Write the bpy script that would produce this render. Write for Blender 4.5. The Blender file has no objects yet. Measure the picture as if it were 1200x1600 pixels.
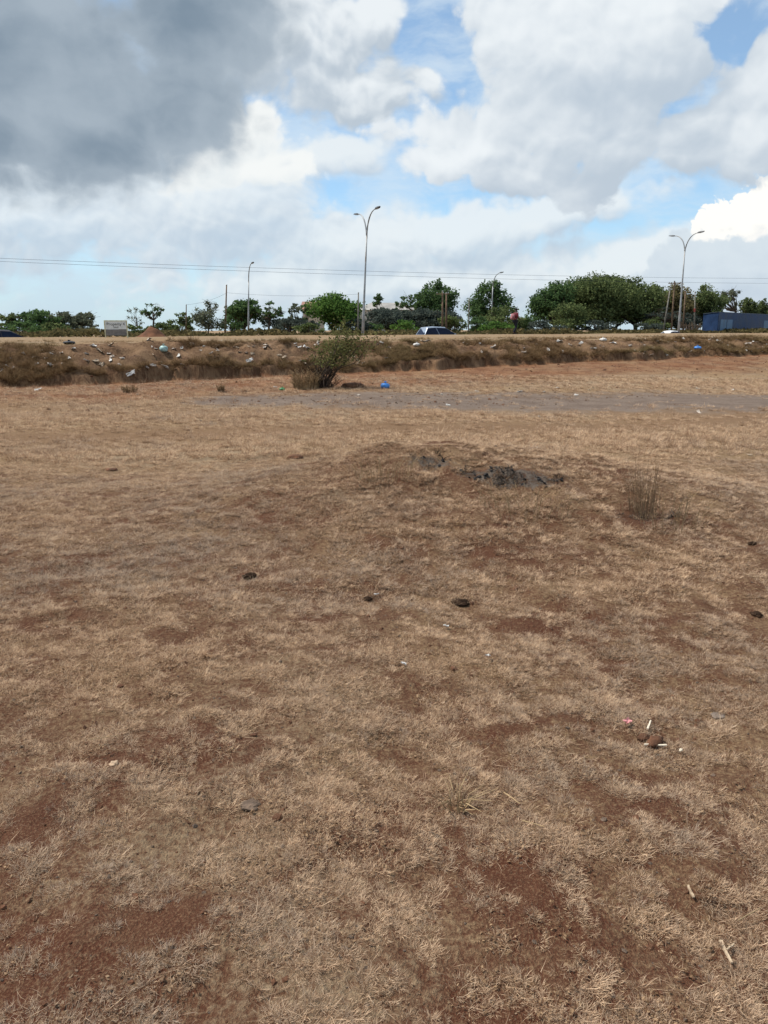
import bpy, bmesh, math, random
import numpy as np
from mathutils import Vector, Matrix, noise

random.seed(11)
RNG = np.random.default_rng(11)
SC = bpy.context.scene
COL = SC.collection
R = math.radians

# ------------------------------------------------------------------ camera
EYE = Vector((0.0, 0.0, 1.55))
F = 1209.0                                    # focal length in photo pixels (1200 x 1600)
HZ = 516.0                                    # horizon row
pitch = math.atan((800 - HZ) / F)
rho = 0.0025
fwd = Vector((0, math.cos(pitch), -math.sin(pitch)))
up0 = Vector((0, math.sin(pitch), math.cos(pitch)))
rt0 = Vector((1, 0, 0))
RT = rt0 * math.cos(rho) - up0 * math.sin(rho)
UP = up0 * math.cos(rho) + rt0 * math.sin(rho)
cam_d = bpy.data.cameras.new('camera')
cam = bpy.data.objects.new('camera', cam_d)
COL.objects.link(cam)
cam_d.sensor_fit = 'VERTICAL'
cam_d.sensor_height = 24.0
cam_d.sensor_width = 18.0
cam_d.lens = 24.0 * F / 1600.0
cam_d.clip_start = 0.05
cam_d.clip_end = 12000
M3 = Matrix((RT, UP, -fwd)).transposed()
cam.matrix_world = Matrix.Translation(EYE) @ M3.to_4x4()
SC.camera = cam

# ------------------------------------------------------------------ exposure
SC.view_settings.view_transform = 'Standard'
SC.view_settings.look = 'None'
SC.view_settings.exposure = 0.08
SC.view_settings.gamma = 1.0
SC.view_settings.use_curve_mapping = False
SC.cycles.max_bounces = 4
SC.cycles.diffuse_bounces = 2
SC.cycles.transparent_max_bounces = 6
SC.render.film_transparent = False


def ray(px, py):
    v = RT * ((px - 600) / F) + UP * ((800 - py) / F) + fwd
    return v.normalized()


def azel(px, py):
    v = ray(px, py)
    return math.atan2(v.x, v.y), math.asin(v.z)


def at(px, py, Y):
    v = ray(px, py)
    return EYE + v * (Y / v.y)


# ------------------------------------------------------------------ sun and sky
SUN_EL, SUN_AZ = R(58), R(-78)                # high, to the left of the camera
sd = bpy.data.lights.new('sun', 'SUN')
sd.energy = 4.9
sd.angle = R(4)
sd.color = (1.0, 0.935, 0.845)
sun = bpy.data.objects.new('sun', sd)
COL.objects.link(sun)
to_sun = Vector((math.sin(SUN_AZ) * math.cos(SUN_EL), math.cos(SUN_AZ) * math.cos(SUN_EL), math.sin(SUN_EL)))
sun.rotation_euler = to_sun.to_track_quat('Z', 'Y').to_euler()
sun.location = (-20, 40, 60)

world = bpy.data.worlds.new('World')
SC.world = world
world.use_nodes = True


class NT:
    """small node-tree helper: every call makes a node and returns its output socket"""
    def __init__(self, tree):
        self.t = tree
        self.n = tree.nodes
        self.l = tree.links

    def new(self, typ, **kw):
        nd = self.n.new(typ)
        for k, v in kw.items():
            setattr(nd, k, v)
        return nd

    def put(self, sock, v):
        if isinstance(v, bpy.types.NodeSocket):
            self.l.new(v, sock)
        elif v is not None:
            if hasattr(sock.default_value, '__len__') and isinstance(v, (tuple, list)) and len(sock.default_value) == 4 and len(v) == 3:
                v = (*v, 1.0)
            sock.default_value = v

    def m(self, op, a, b=None, c=None, clamp=False):
        nd = self.new('ShaderNodeMath', operation=op, use_clamp=clamp)
        self.put(nd.inputs[0], a)
        if b is not None: self.put(nd.inputs[1], b)
        if c is not None: self.put(nd.inputs[2], c)
        return nd.outputs[0]

    def vm(self, op, a, b=None, scale=None):
        nd = self.new('ShaderNodeVectorMath', operation=op)
        self.put(nd.inputs[0], a)
        if b is not None: self.put(nd.inputs[1], b)
        if scale is not None: self.put(nd.inputs['Scale'], scale)
        return nd.outputs['Value'] if op in ('LENGTH', 'DOT_PRODUCT') else nd.outputs[0]

    def ss(self, v, a, b, lo=0.0, hi=1.0):
        nd = self.new('ShaderNodeMapRange', interpolation_type='SMOOTHSTEP')
        self.put(nd.inputs[0], v)
        self.put(nd.inputs[1], a); self.put(nd.inputs[2], b)
        self.put(nd.inputs[3], lo); self.put(nd.inputs[4], hi)
        return nd.outputs[0]

    def lin(self, v, a, b, lo=0.0, hi=1.0):
        nd = self.new('ShaderNodeMapRange')
        self.put(nd.inputs[0], v)
        self.put(nd.inputs[1], a); self.put(nd.inputs[2], b)
        self.put(nd.inputs[3], lo); self.put(nd.inputs[4], hi)
        return nd.outputs[0]

    def noise(self, vec, scale, detail=4, rough=0.55, dist=0.0, out=0):
        nd = self.new('ShaderNodeTexNoise')
        self.put(nd.inputs['Vector'], vec)
        self.put(nd.inputs['Scale'], scale)
        nd.inputs['Detail'].default_value = detail
        nd.inputs['Roughness'].default_value = rough
        nd.inputs['Distortion'].default_value = dist
        return nd.outputs[out]

    def voro(self, vec, scale, feature='F1', detail=0.0, rough=0.5, smooth=None):
        nd = self.new('ShaderNodeTexVoronoi', feature=feature)
        self.put(nd.inputs['Vector'], vec)
        self.put(nd.inputs['Scale'], scale)
        nd.inputs['Detail'].default_value = detail
        nd.inputs['Roughness'].default_value = rough
        if smooth is not None:
            nd.inputs['Smoothness'].default_value = smooth
        return nd.outputs[0]

    def mix(self, f, a, b, typ='MIX'):
        nd = self.new('ShaderNodeMix', data_type='RGBA', blend_type=typ)
        self.put(nd.inputs[0], f)
        self.put(nd.inputs[6], a)
        self.put(nd.inputs[7], b)
        return nd.outputs[2]

    def mapping(self, vec, loc=(0, 0, 0), rot=(0, 0, 0), scale=(1, 1, 1), typ='POINT'):
        nd = self.new('ShaderNodeMapping', vector_type=typ)
        self.put(nd.inputs['Vector'], vec)
        nd.inputs['Location'].default_value = loc
        nd.inputs['Rotation'].default_value = rot
        nd.inputs['Scale'].default_value = scale
        return nd.outputs[0]

    def comb(self, x, y, z=0.0):
        nd = self.new('ShaderNodeCombineXYZ')
        self.put(nd.inputs[0], x); self.put(nd.inputs[1], y); self.put(nd.inputs[2], z)
        return nd.outputs[0]


def build_world():
    t = world.node_tree
    t.nodes.clear()
    N = NT(t)
    sky = N.new('ShaderNodeTexSky', sky_type='NISHITA')
    sky.sun_disc = False
    sky.sun_elevation = SUN_EL
    sky.sun_rotation = SUN_AZ
    sky.altitude = 1500
    sky.air_density = 1.0
    sky.dust_density = 0.6
    sky.ozone_density = 1.5
    gen = N.new('ShaderNodeTexCoord').outputs['Generated']
    v = N.vm('NORMALIZE', gen)
    sep = N.new('ShaderNodeSeparateXYZ')
    N.put(sep.inputs[0], v)
    az = N.m('ARCTAN2', sep.outputs[0], sep.outputs[1])
    el = N.m('ARCSINE', sep.outputs[2])
    ae = N.comb(az, el)                       # azimuth and elevation, radians

    def shift(p, du, dv):
        return N.vm('ADD', p, (R(du), R(dv), 0.0))

    rotc = {}

    def rot_coord(ang):                       # shared rotated copies of the coordinates
        if ang not in rotc:
            rotc[ang] = wp if ang == 0 else N.mapping(wp, (0, 0, 0), (0, 0, R(-ang)), (1, 1, 1))
        return rotc[ang]

    def blob(px, py, rx, ry, ang=0, du=0.0, dv=0.0):
        ang = min((-15, -8, 0, 10, 25), key=lambda q: abs(q - ang))
        a, e = azel(px, py)
        a -= R(du); e -= R(dv)
        c, s_ = math.cos(R(-ang)), math.sin(R(-ang))
        a, e = a * c - e * s_, a * s_ + e * c
        ix, iy = F / rx, F / ry
        nd = N.new('ShaderNodeVectorMath', operation='MULTIPLY_ADD')
        N.put(nd.inputs[0], rot_coord(ang))
        nd.inputs[1].default_value = (ix, iy, 0)
        nd.inputs[2].default_value = (-a * ix, -e * iy, 0)
        g = N.new('ShaderNodeTexGradient', gradient_type='SPHERICAL')
        N.put(g.inputs[0], nd.outputs[0])
        return g.outputs[1]

    def smax(items, k=0.18):
        r = items[0]
        for i in items[1:]:
            r = N.m('SMOOTH_MAX', r, i, k)
        return r

    def n2(p, scale, detail, rough, out=0):
        nd = N.new('ShaderNodeTexNoise', noise_dimensions='2D')
        N.put(nd.inputs['Vector'], p)
        nd.inputs['Scale'].default_value = scale
        nd.inputs['Detail'].default_value = detail
        nd.inputs['Roughness'].default_value = rough
        return nd.outputs[out]

    w0 = N.vm('SUBTRACT', n2(ae, 9.0, 3, 0.55, 1), (0.5, 0.5, 0.5))
    wp = N.vm('ADD', ae, N.vm('SCALE', w0, scale=0.034))          # warped coordinates, shared by all layers

    def flat(p, k, sx=0.0, sy=0.0):
        return N.mapping(p, (sx, sy, 0), (0, 0, 0), (1.0, k, 1.0))

    # outside the part of the sky seen here the same broken cloud goes on
    a0, e0 = azel(600, 200)
    outside = N.ss(N.vm('LENGTH', N.mapping(ae, (a0, e0, 0), (0, 0, 0), (0.62, 0.42, 1), 'TEXTURE')), 0.85, 1.25)
    gen_n = N.m('MULTIPLY', N.lin(n2(N.vm('ADD', ae, (3.1, 5.2, 0.0)), 2.4, 2, 0.5), 0.42, 0.75, 0.0, 0.7), outside)

    def vo(p, scale, detail):
        nd = N.new('ShaderNodeTexVoronoi', voronoi_dimensions='2D', feature='F1')
        N.put(nd.inputs['Vector'], p)
        nd.inputs['Scale'].default_value = scale
        nd.inputs['Detail'].default_value = detail
        nd.inputs['Roughness'].default_value = 0.5
        return nd.outputs[0]

    def puff(p, seed, scale, detail=7, vdet=2.0):
        """billowed noise, about -0.6 .. 0.6"""
        n1 = n2(flat(p, 1.25, seed, seed * 0.7), scale, detail, 0.62)
        n3 = vo(flat(p, 1.15, seed * 1.9, 3.0), scale * 2.6, vdet)
        return N.m('ADD', N.m('MULTIPLY', N.m('SUBTRACT', n1, 0.5), 1.15), N.m('MULTIPLY', N.m('SUBTRACT', 0.42, n3), 0.46))

    sky_c = N.vm('SCALE', sky.outputs[0], scale=0.155)
    sky_c = N.vm('MULTIPLY', sky_c, (0.82, 1.0, 1.02))
    veil = N.ss(n2(flat(wp, 2.6, 8.3, 1.0), 5.5, 6, 0.6), 0.36, 0.66, 0.05, 0.80)
    out = N.mix(N.m('ADD', 0.14, N.m('MULTIPLY', veil, 0.70)), sky_c, (0.66, 0.77, 0.86))
    hz = N.ss(el, R(-1.0), R(9.5), 1.0, 0.0)                      # pale distant air close to the horizon
    out = N.mix(N.m('MULTIPLY', hz, 0.82), out, (0.50, 0.63, 0.74))

    def layer(out, blobs, seed, lo, hi, lit, shade, amp=1.0, generic=False, scale=7.0, big=3.2, small=0.55,
              gain_b=1.0, gain_s=1.6, bias=0.5, top=1.0, detail=7, holes=(), lean=-0.5):
        f0 = smax([blob(*b) for b in blobs])
        f1 = smax([blob(*b, *([0] * (5 - len(b))), du=lean * big, dv=big) for b in blobs])
        if generic:
            f0 = N.m('MAXIMUM', f0, gen_n); f1 = N.m('MAXIMUM', f1, N.m('MULTIPLY', gen_n, 0.9))
        for h in holes:
            f0 = N.m('SUBTRACT', f0, N.m('MULTIPLY', blob(*h), 0.55))
        p0 = N.m('MULTIPLY', puff(wp, seed, scale, detail), amp)
        p1 = p0 if gain_s == 0 else N.m('MULTIPLY', puff(shift(wp, lean * small, small), seed, scale, max(2, detail - 3), 1.0), amp)
        d0 = N.m('ADD', f0, N.m('MULTIPLY', p0, N.ss(f0, 0.0, 0.16)))
        cov = N.ss(d0, lo, hi, 0.0, top)
        s = N.m('ADD', bias, N.m('MULTIPLY', N.m('SUBTRACT', f0, f1), gain_b))
        if gain_s:
            s = N.m('ADD', s, N.m('MULTIPLY', N.m('SUBTRACT', p0, p1), gain_s))
        else:
            s = N.m('ADD', s, N.m('MULTIPLY', p0, -0.7))
        s = N.m('SUBTRACT', s, N.m('MULTIPLY', N.m('SUBTRACT', d0, hi), 0.22))
        s = N.ss(s, 0.0, 1.0)
        return N.mix(cov, out, N.mix(s, shade, lit))

    # distant low bank
    low = [(40, 330, 330, 110), (330, 330, 300, 130), (560, 385, 260, 80), (720, 365, 210, 60), (870, 340, 200, 42, 14),
           (1000, 415, 230, 62, 6), (1180, 425, 200, 80), (620, 440, 620, 80), (520, 240, 110, 45)]
    out = layer(out, low, 4.7, 0.05, 0.45, (0.79, 0.84, 0.865), (0.50, 0.59, 0.685), amp=0.62, generic=True, scale=10.0,
                big=1.6, small=0.4, gain_b=1.1, gain_s=1.2, bias=0.56, top=0.88)
    # bright sunlit heap far behind, and the grey heap before it
    out = layer(out, [(1172, 350, 95, 62), (1215, 330, 70, 70)], 2.2, 0.18, 0.25, (1.0, 0.98, 0.93), (0.80, 0.82, 0.84),
                amp=0.5, scale=20.0, big=1.0, small=0.3, bias=0.75, detail=5, gain_s=0)
    out = layer(out, [(1130, 432, 160, 80), (1235, 430, 90, 60)], 9.2, 0.16, 0.30, (0.66, 0.74, 0.80), (0.50, 0.59, 0.69),
                amp=0.42, scale=16.0, big=1.0, small=0.3, bias=0.55, detail=5, gain_s=0)
    # sunlit cloud beside the dark one
    out = layer(out, [(345, 225, 150, 85, 20), (400, 262, 130, 45)], 1.3, 0.10, 0.40, (0.87, 0.895, 0.89), (0.68, 0.75, 0.79),
                amp=0.6, scale=14.0, big=1.0, small=0.3, bias=0.80, detail=6, gain_s=0)
    # middle grey-white cloud
    out = layer(out, [(450, 60, 290, 130), (540, 125, 190, 60, -6), (590, 10, 90, 50), (560, 165, 110, 35), (660, 120, 60, 36)],
                6.1, 0.16, 0.48, (0.82, 0.86, 0.88), (0.48, 0.55, 0.62), amp=0.70, scale=9.0, bias=0.52, big=2.0, top=0.95,
                holes=[(690, 60, 75, 70, 25)])
    # large cumulus
    main = [(1050, 105, 130, 85), (890, 70, 260, 160, -8), (990, 40, 280, 130), (900, 190, 340, 115, -10), (1090, 190, 260, 100, -12), (750, 225, 210, 75, -10),
            (850, 280, 180, 60, -18), (1200, 120, 120, 110, 25), (1200, 200, 180, 90), (690, 250, 120, 42)]
    out = layer(out, main, 3.4, 0.15, 0.36, (0.82, 0.865, 0.895), (0.49, 0.57, 0.655), amp=0.74, generic=True, scale=8.0, big=3.8,
                small=0.6, gain_b=0.80, gain_s=0.85, bias=0.46, holes=[(1150, 50, 110, 40, 25), (1060, 165, 70, 26, 30), (670, 60, 70, 75), (700, 140, 50, 40)])
    # dark cloud
    dark = [(40, 110, 370, 190), (250, 170, 200, 100, 10), (130, 230, 240, 90), (300, 50, 190, 90), (-100, 200, 300, 130)]
    df = smax([blob(*b) for b in dark])
    d = N.m('ADD', df, N.m('MULTIPLY', N.m('MULTIPLY', puff(wp, 7.9, 6.5), 0.50), N.ss(df, 0.0, 0.2)))
    cov = N.ss(d, 0.08, 0.48)
    tone = n2(flat(wp, 1.6, 2.0, 0.0), 6.0, 6, 0.5)
    tone = N.m('ADD', tone, N.m('MULTIPLY', N.ss(d, 0.25, 0.95), -0.30))
    dc = N.mix(N.ss(tone, -0.05, 0.55), (0.195, 0.262, 0.335), (0.375, 0.445, 0.515))
    out = N.mix(cov, out, dc)
    # ground half of the sphere: plain dry earth tone
    below = N.ss(el, R(-2.0), R(-0.6), 1.0, 0.0)
    out = N.mix(below, out, (0.20, 0.15, 0.10))
    bg = N.new('ShaderNodeBackground')
    N.put(bg.inputs[0], out)
    bg.inputs[1].default_value = 1.0
    o = N.new('ShaderNodeOutputWorld')
    t.links.new(bg.outputs[0], o.inputs[0])


build_world()
world.cycles.sampling_method = 'NONE'

# ------------------------------------------------------------------ noise and terrain
def _hash(i, j, seed):
    h = (i.astype(np.int64) * 374761393 + j.astype(np.int64) * 668265263 + seed * 2246822519) & 0xFFFFFFFF
    h = ((h ^ (h >> 13)) * 1274126177) & 0xFFFFFFFF
    h = (h ^ (h >> 16)) & 0xFFFFFF
    return h / float(0xFFFFFF)


def vn(x, y, seed=0):
    x = np.asarray(x, float); y = np.asarray(y, float)
    xi = np.floor(x); yi = np.floor(y)
    fx = x - xi; fy = y - yi
    fx = fx * fx * fx * (fx * (fx * 6 - 15) + 10); fy = fy * fy * fy * (fy * (fy * 6 - 15) + 10)
    a = _hash(xi, yi, seed); b = _hash(xi + 1, yi, seed); c = _hash(xi, yi + 1, seed); d = _hash(xi + 1, yi + 1, seed)
    return (a + (b - a) * fx) * (1 - fy) + (c + (d - c) * fx) * fy


def fbm(x, y, s, o=4, seed=0, r=0.5):
    t = 0.0; amp = 1.0; tot = 0.0; f = 1.0 / s
    for k in range(o):
        ca, sa = math.cos(0.6 * k), math.sin(0.6 * k)
        t = t + amp * (vn((x * ca - y * sa) * f + 17.3 * k, (x * sa + y * ca) * f - 9.1 * k, seed + k * 7) - 0.5)
        tot += amp; amp *= r; f *= 2.03
    return t / tot * 2.0                     # about -1..1


def S(x, a, b):
    t = np.clip((x - a) / (b - a), 0, 1)
    return t * t * (3 - 2 * t)


DX, DY = 0.8892, 0.4576                      # direction of the road and of the earth bank
P0X, P0Y = -10.0, 20.6                       # a point on the foot of the bank


def st(x, y):
    ax = x - P0X; ay = y - P0Y
    return -ax * DY + ay * DX, ax * DX + ay * DY     # across (away), along


MX, MY = 0.75, 7.3                           # the low burnt mound


def bank_s(x, y):
    s, t = st(x, y)
    w = 0.85 * fbm(t, t * 0 + 3.0, 3.2, 5, 31, 0.6) + 0.30 * fbm(x, y, 0.7, 3, 33, 0.6)
    return s + w, s, t


def terrain(x, y):
    x = np.asarray(x, float); y = np.asarray(y, float)
    sb, s, t = bank_s(x, y)
    zt = np.clip(0.09 + 0.0125 * t, 0.02, 0.62)
    z = zt * S(sb, -10, 0)
    hs = np.clip(0.27 + 0.30 * fbm(t, t * 0, 4.5, 4, 5, 0.6), 0.05, 0.6)
    top = 1.16 + 0.05 * fbm(x, y, 6, 2, 8) + 0.09 * fbm(x, y, 1.6, 3, 9) * (1 - S(sb, 3.0, 6.0))
    u = np.clip((sb - 0.16) / 2.3, 0, 1)
    face = hs * S(sb, 0, 0.2) + (top - zt - hs) * (1 - (1 - u) ** 1.45)
    lump = S(sb, 0.05, 0.5) * (1 - S(sb, 2.0, 3.4))
    face = face + lump * (0.22 * fbm(x, y, 1.0, 4, 41, 0.6) + 0.07 * fbm(x, y, 0.32, 2, 43) - 0.10 * np.abs(fbm(t * 0.5, sb * 2.4, 0.9, 2, 47)))
    z = z + face * (sb > 0)
    z = z + 0.10 * np.clip((s - 2.5) / 19.0, 0, 1)
    near = np.exp(-(np.clip(y - 14, 0, None) / 6) ** 2) * (1 - S(sb, -2, 0))
    flat = 1 - S(s, 21, 23)
    z = z + (0.075 * fbm(x, y, 3.6, 2, 1) + 0.034 * fbm(x, y, 0.9, 3, 2)) * (0.35 + 0.65 * near) * flat * (1 - 0.6 * S(sb, 2, 4))
    # tufty micro relief close by
    z = z + (0.026 * fbm(x, y, 0.24, 3, 3) + 0.006 * fbm(x, y, 0.09, 1, 4)) * np.exp(-(y / 14.0) ** 2)
    # dirt ruts on the strip below the bank
    z = z + 0.05 * fbm(x * 0.6, y * 1.8, 0.7, 4, 12, 0.62) * S(sb, -7, -4) * (1 - S(sb, -0.3, 0.1))
    # mound
    dx, dy = x - MX, y - MY
    q = np.sqrt((dx / 2.6) ** 2 + (np.where(dy > 0, dy / 1.25, dy / 2.3)) ** 2)
    m = np.exp(-(q * 1.25) ** 2.2)
    z = z + m * (0.50 + 0.09 * fbm(x, y, 0.6, 3, 21) + 0.035 * fbm(x, y, 0.18, 2, 22))
    q2 = np.sqrt(((x - 2.9) / 1.2) ** 2 + ((y - 6.6) / 1.0) ** 2)
    z = z + 0.13 * np.exp(-(q2 * 1.3) ** 2)
    # road cutting and the land beyond
    cut = S(s, 21.7, 23.6) * (1 - S(s, 63.0, 67.0))
    z = z * (1 - cut) + 0.25 * cut
    z = z + (0.98 - z) * S(s, 63, 67)
    return z


def tz(x, y):
    return float(terrain(np.array([x]), np.array([y]))[0])


def on_ground(px, py, y0=0.9, y1=60.0):
    v = ray(px, py)
    ys = np.arange(y0, y1, 0.02)
    k = ys / v.y
    xs = EYE.x + v.x * k; zs = EYE.z + v.z * k
    g = terrain(xs, ys)
    i = np.argmax(zs < g)
    return Vector((xs[i], ys[i], g[i]))


# ------------------------------------------------------------------ mesh helpers
def mesh_np(name, V, Fc, mats=(), smooth=False, mat_idx=None):
    V = np.asarray(V, np.float32).reshape(-1, 3)
    Fc = np.asarray(Fc, np.int32)
    k = Fc.shape[1]
    me = bpy.data.meshes.new(name)
    me.vertices.add(len(V)); me.vertices.foreach_set('co', V.ravel())
    me.loops.add(Fc.size); me.loops.foreach_set('vertex_index', Fc.ravel())
    me.polygons.add(len(Fc))
    me.polygons.foreach_set('loop_start', np.arange(0, Fc.size, k, dtype=np.int32))
    for mt in mats: me.materials.append(mt)
    if mat_idx is not None: me.polygons.foreach_set('material_index', np.asarray(mat_idx, np.int32))
    me.polygons.foreach_set('use_smooth', np.full(len(Fc), smooth))
    me.update(calc_edges=True)
    return me


def link(name, me, parent=None, loc=None, rot=None):
    o = bpy.data.objects.new(name, me)
    COL.objects.link(o)
    if parent is not None: o.parent = parent
    if loc is not None: o.location = loc
    if rot is not None: o.rotation_euler = rot
    return o


def tag(o, label=None, cat=None, group=None, kind=None):
    if label: o['label'] = label
    if cat: o['category'] = cat
    if group: o['group'] = group
    if kind: o['kind'] = kind
    return o


def thing(name, label, cat, loc=(0, 0, 0), rz=0.0, group=None):
    o = bpy.data.objects.new(name, None)
    o.empty_display_size = 0.2
    COL.objects.link(o)
    o.location = loc; o.rotation_euler = (0, 0, rz)
    return tag(o, label, cat, group)


class MB:
    """collects simple shapes; build() links them as one mesh"""
    def __init__(self):
        self.v = []; self.f = []

    def add(self, vs, fs):
        b = len(self.v)
        self.v += [tuple(p) for p in vs]
        self.f += [tuple(i + b for i in q) for q in fs]
        return self

    def box(self, c, s, rz=0.0, rx=0.0, ry=0.0):
        m = Matrix.Rotation(rz, 3, 'Z') @ Matrix.Rotation(ry, 3, 'Y') @ Matrix.Rotation(rx, 3, 'X')
        vs = [Vector(c) + m @ Vector((sx * s[0] / 2, sy * s[1] / 2, sz * s[2] / 2)) for sx in (-1, 1) for sy in (-1, 1) for sz in (-1, 1)]
        return self.add(vs, [(0, 1, 3, 2), (4, 6, 7, 5), (0, 4, 5, 1), (2, 3, 7, 6), (0, 2, 6, 4), (1, 5, 7, 3)])

    def tube(self, pts, rad, n=8, cap=True):
        pts = [Vector(p) for p in pts]
        if not hasattr(rad, '__len__'): rad = [rad] * len(pts)
        rings = []
        for i, p in enumerate(pts):
            a = pts[max(i - 1, 0)]; b = pts[min(i + 1, len(pts) - 1)]
            d = (b - a).normalized()
            ref = Vector((0, 0, 1)) if abs(d.z) < 0.9 else Vector((1, 0, 0))
            e1 = d.cross(ref).normalized(); e2 = d.cross(e1)
            rings.append([p + (e1 * math.cos(2 * math.pi * k / n) + e2 * math.sin(2 * math.pi * k / n)) * rad[i] for k in range(n)])
        vs = [q for r in rings for q in r]
        fs = []
        for i in range(len(pts) - 1):
            for k in range(n):
                k2 = (k + 1) % n
                fs.append((i * n + k, i * n + k2, (i + 1) * n + k2, (i + 1) * n + k))
        if cap:
            fs.append(tuple(reversed(range(n))))
            fs.append(tuple((len(pts) - 1) * n + k for k in range(n)))
        return self.add(vs, fs)

    def build(self, name, mat, parent=None, loc=None, rot=None, smooth=False, bevel=0.0):
        me = bpy.data.meshes.new(name)
        me.from_pydata(self.v, [], self.f)
        me.materials.append(mat)
        bm = bmesh.new(); bm.from_mesh(me)
        bmesh.ops.recalc_face_normals(bm, faces=bm.faces)
        if bevel:
            bmesh.ops.bevel(bm, geom=bm.edges[:], offset=bevel, segments=2, affect='EDGES', clamp_overlap=True)
        bm.to_mesh(me); bm.free()
        if smooth:
            me.polygons.foreach_set('use_smooth', np.full(len(me.polygons), True))
        me.update()
        return link(name, me, parent, loc, rot)


# ------------------------------------------------------------------ materials
def mat(name):
    m = bpy.data.materials.new(name)
    m.use_nodes = True
    t = m.node_tree
    N = NT(t)
    b = t.nodes['Principled BSDF']
    b.inputs['Specular IOR Level'].default_value = 0.25
    return m, N, b


def simple(name, col, rough=0.8, var=0.15, scale=6.0, metal=0.0, spec=0.25, bump=0.0, space='Object', dirt=None):
    m, N, b = mat(name)
    co = N.new('ShaderNodeTexCoord').outputs[space]
    n = N.noise(co, scale, 5, 0.6)
    c2 = tuple(max(0.0, c * (1 - var * 1.6)) for c in col); c1 = tuple(min(1.0, c * (1 + var)) for c in col)
    out = N.mix(N.ss(n, 0.3, 0.7), c2, c1)
    if dirt:
        out = N.mix(N.ss(N.noise(co, scale * 0.37, 6, 0.65), 0.48, 0.68, 0.0, 0.75), out, dirt)
    N.put(b.inputs['Base Color'], out)
    N.put(b.inputs['Roughness'], N.lin(n, 0.3, 0.7, max(0.02, rough - 0.08), min(1, rough + 0.08)))
    b.inputs['Metallic'].default_value = metal
    b.inputs['Specular IOR Level'].default_value = spec
    if bump:
        bp = N.new('ShaderNodeBump'); bp.inputs['Strength'].default_value = bump; bp.inputs['Distance'].default_value = 0.02
        N.put(bp.inputs['Height'], N.noise(co, scale * 4, 5, 0.65))
        N.put(b.inputs['Normal'], bp.outputs[0])
    return m


def attr(N, name, typ='GEOMETRY'):
    nd = N.new('ShaderNodeAttribute', attribute_name=name, attribute_type=typ)
    return nd.outputs['Fac']


SOIL_RED = (0.082, 0.030, 0.016)
SOIL_BRN = (0.115, 0.060, 0.034)


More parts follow.
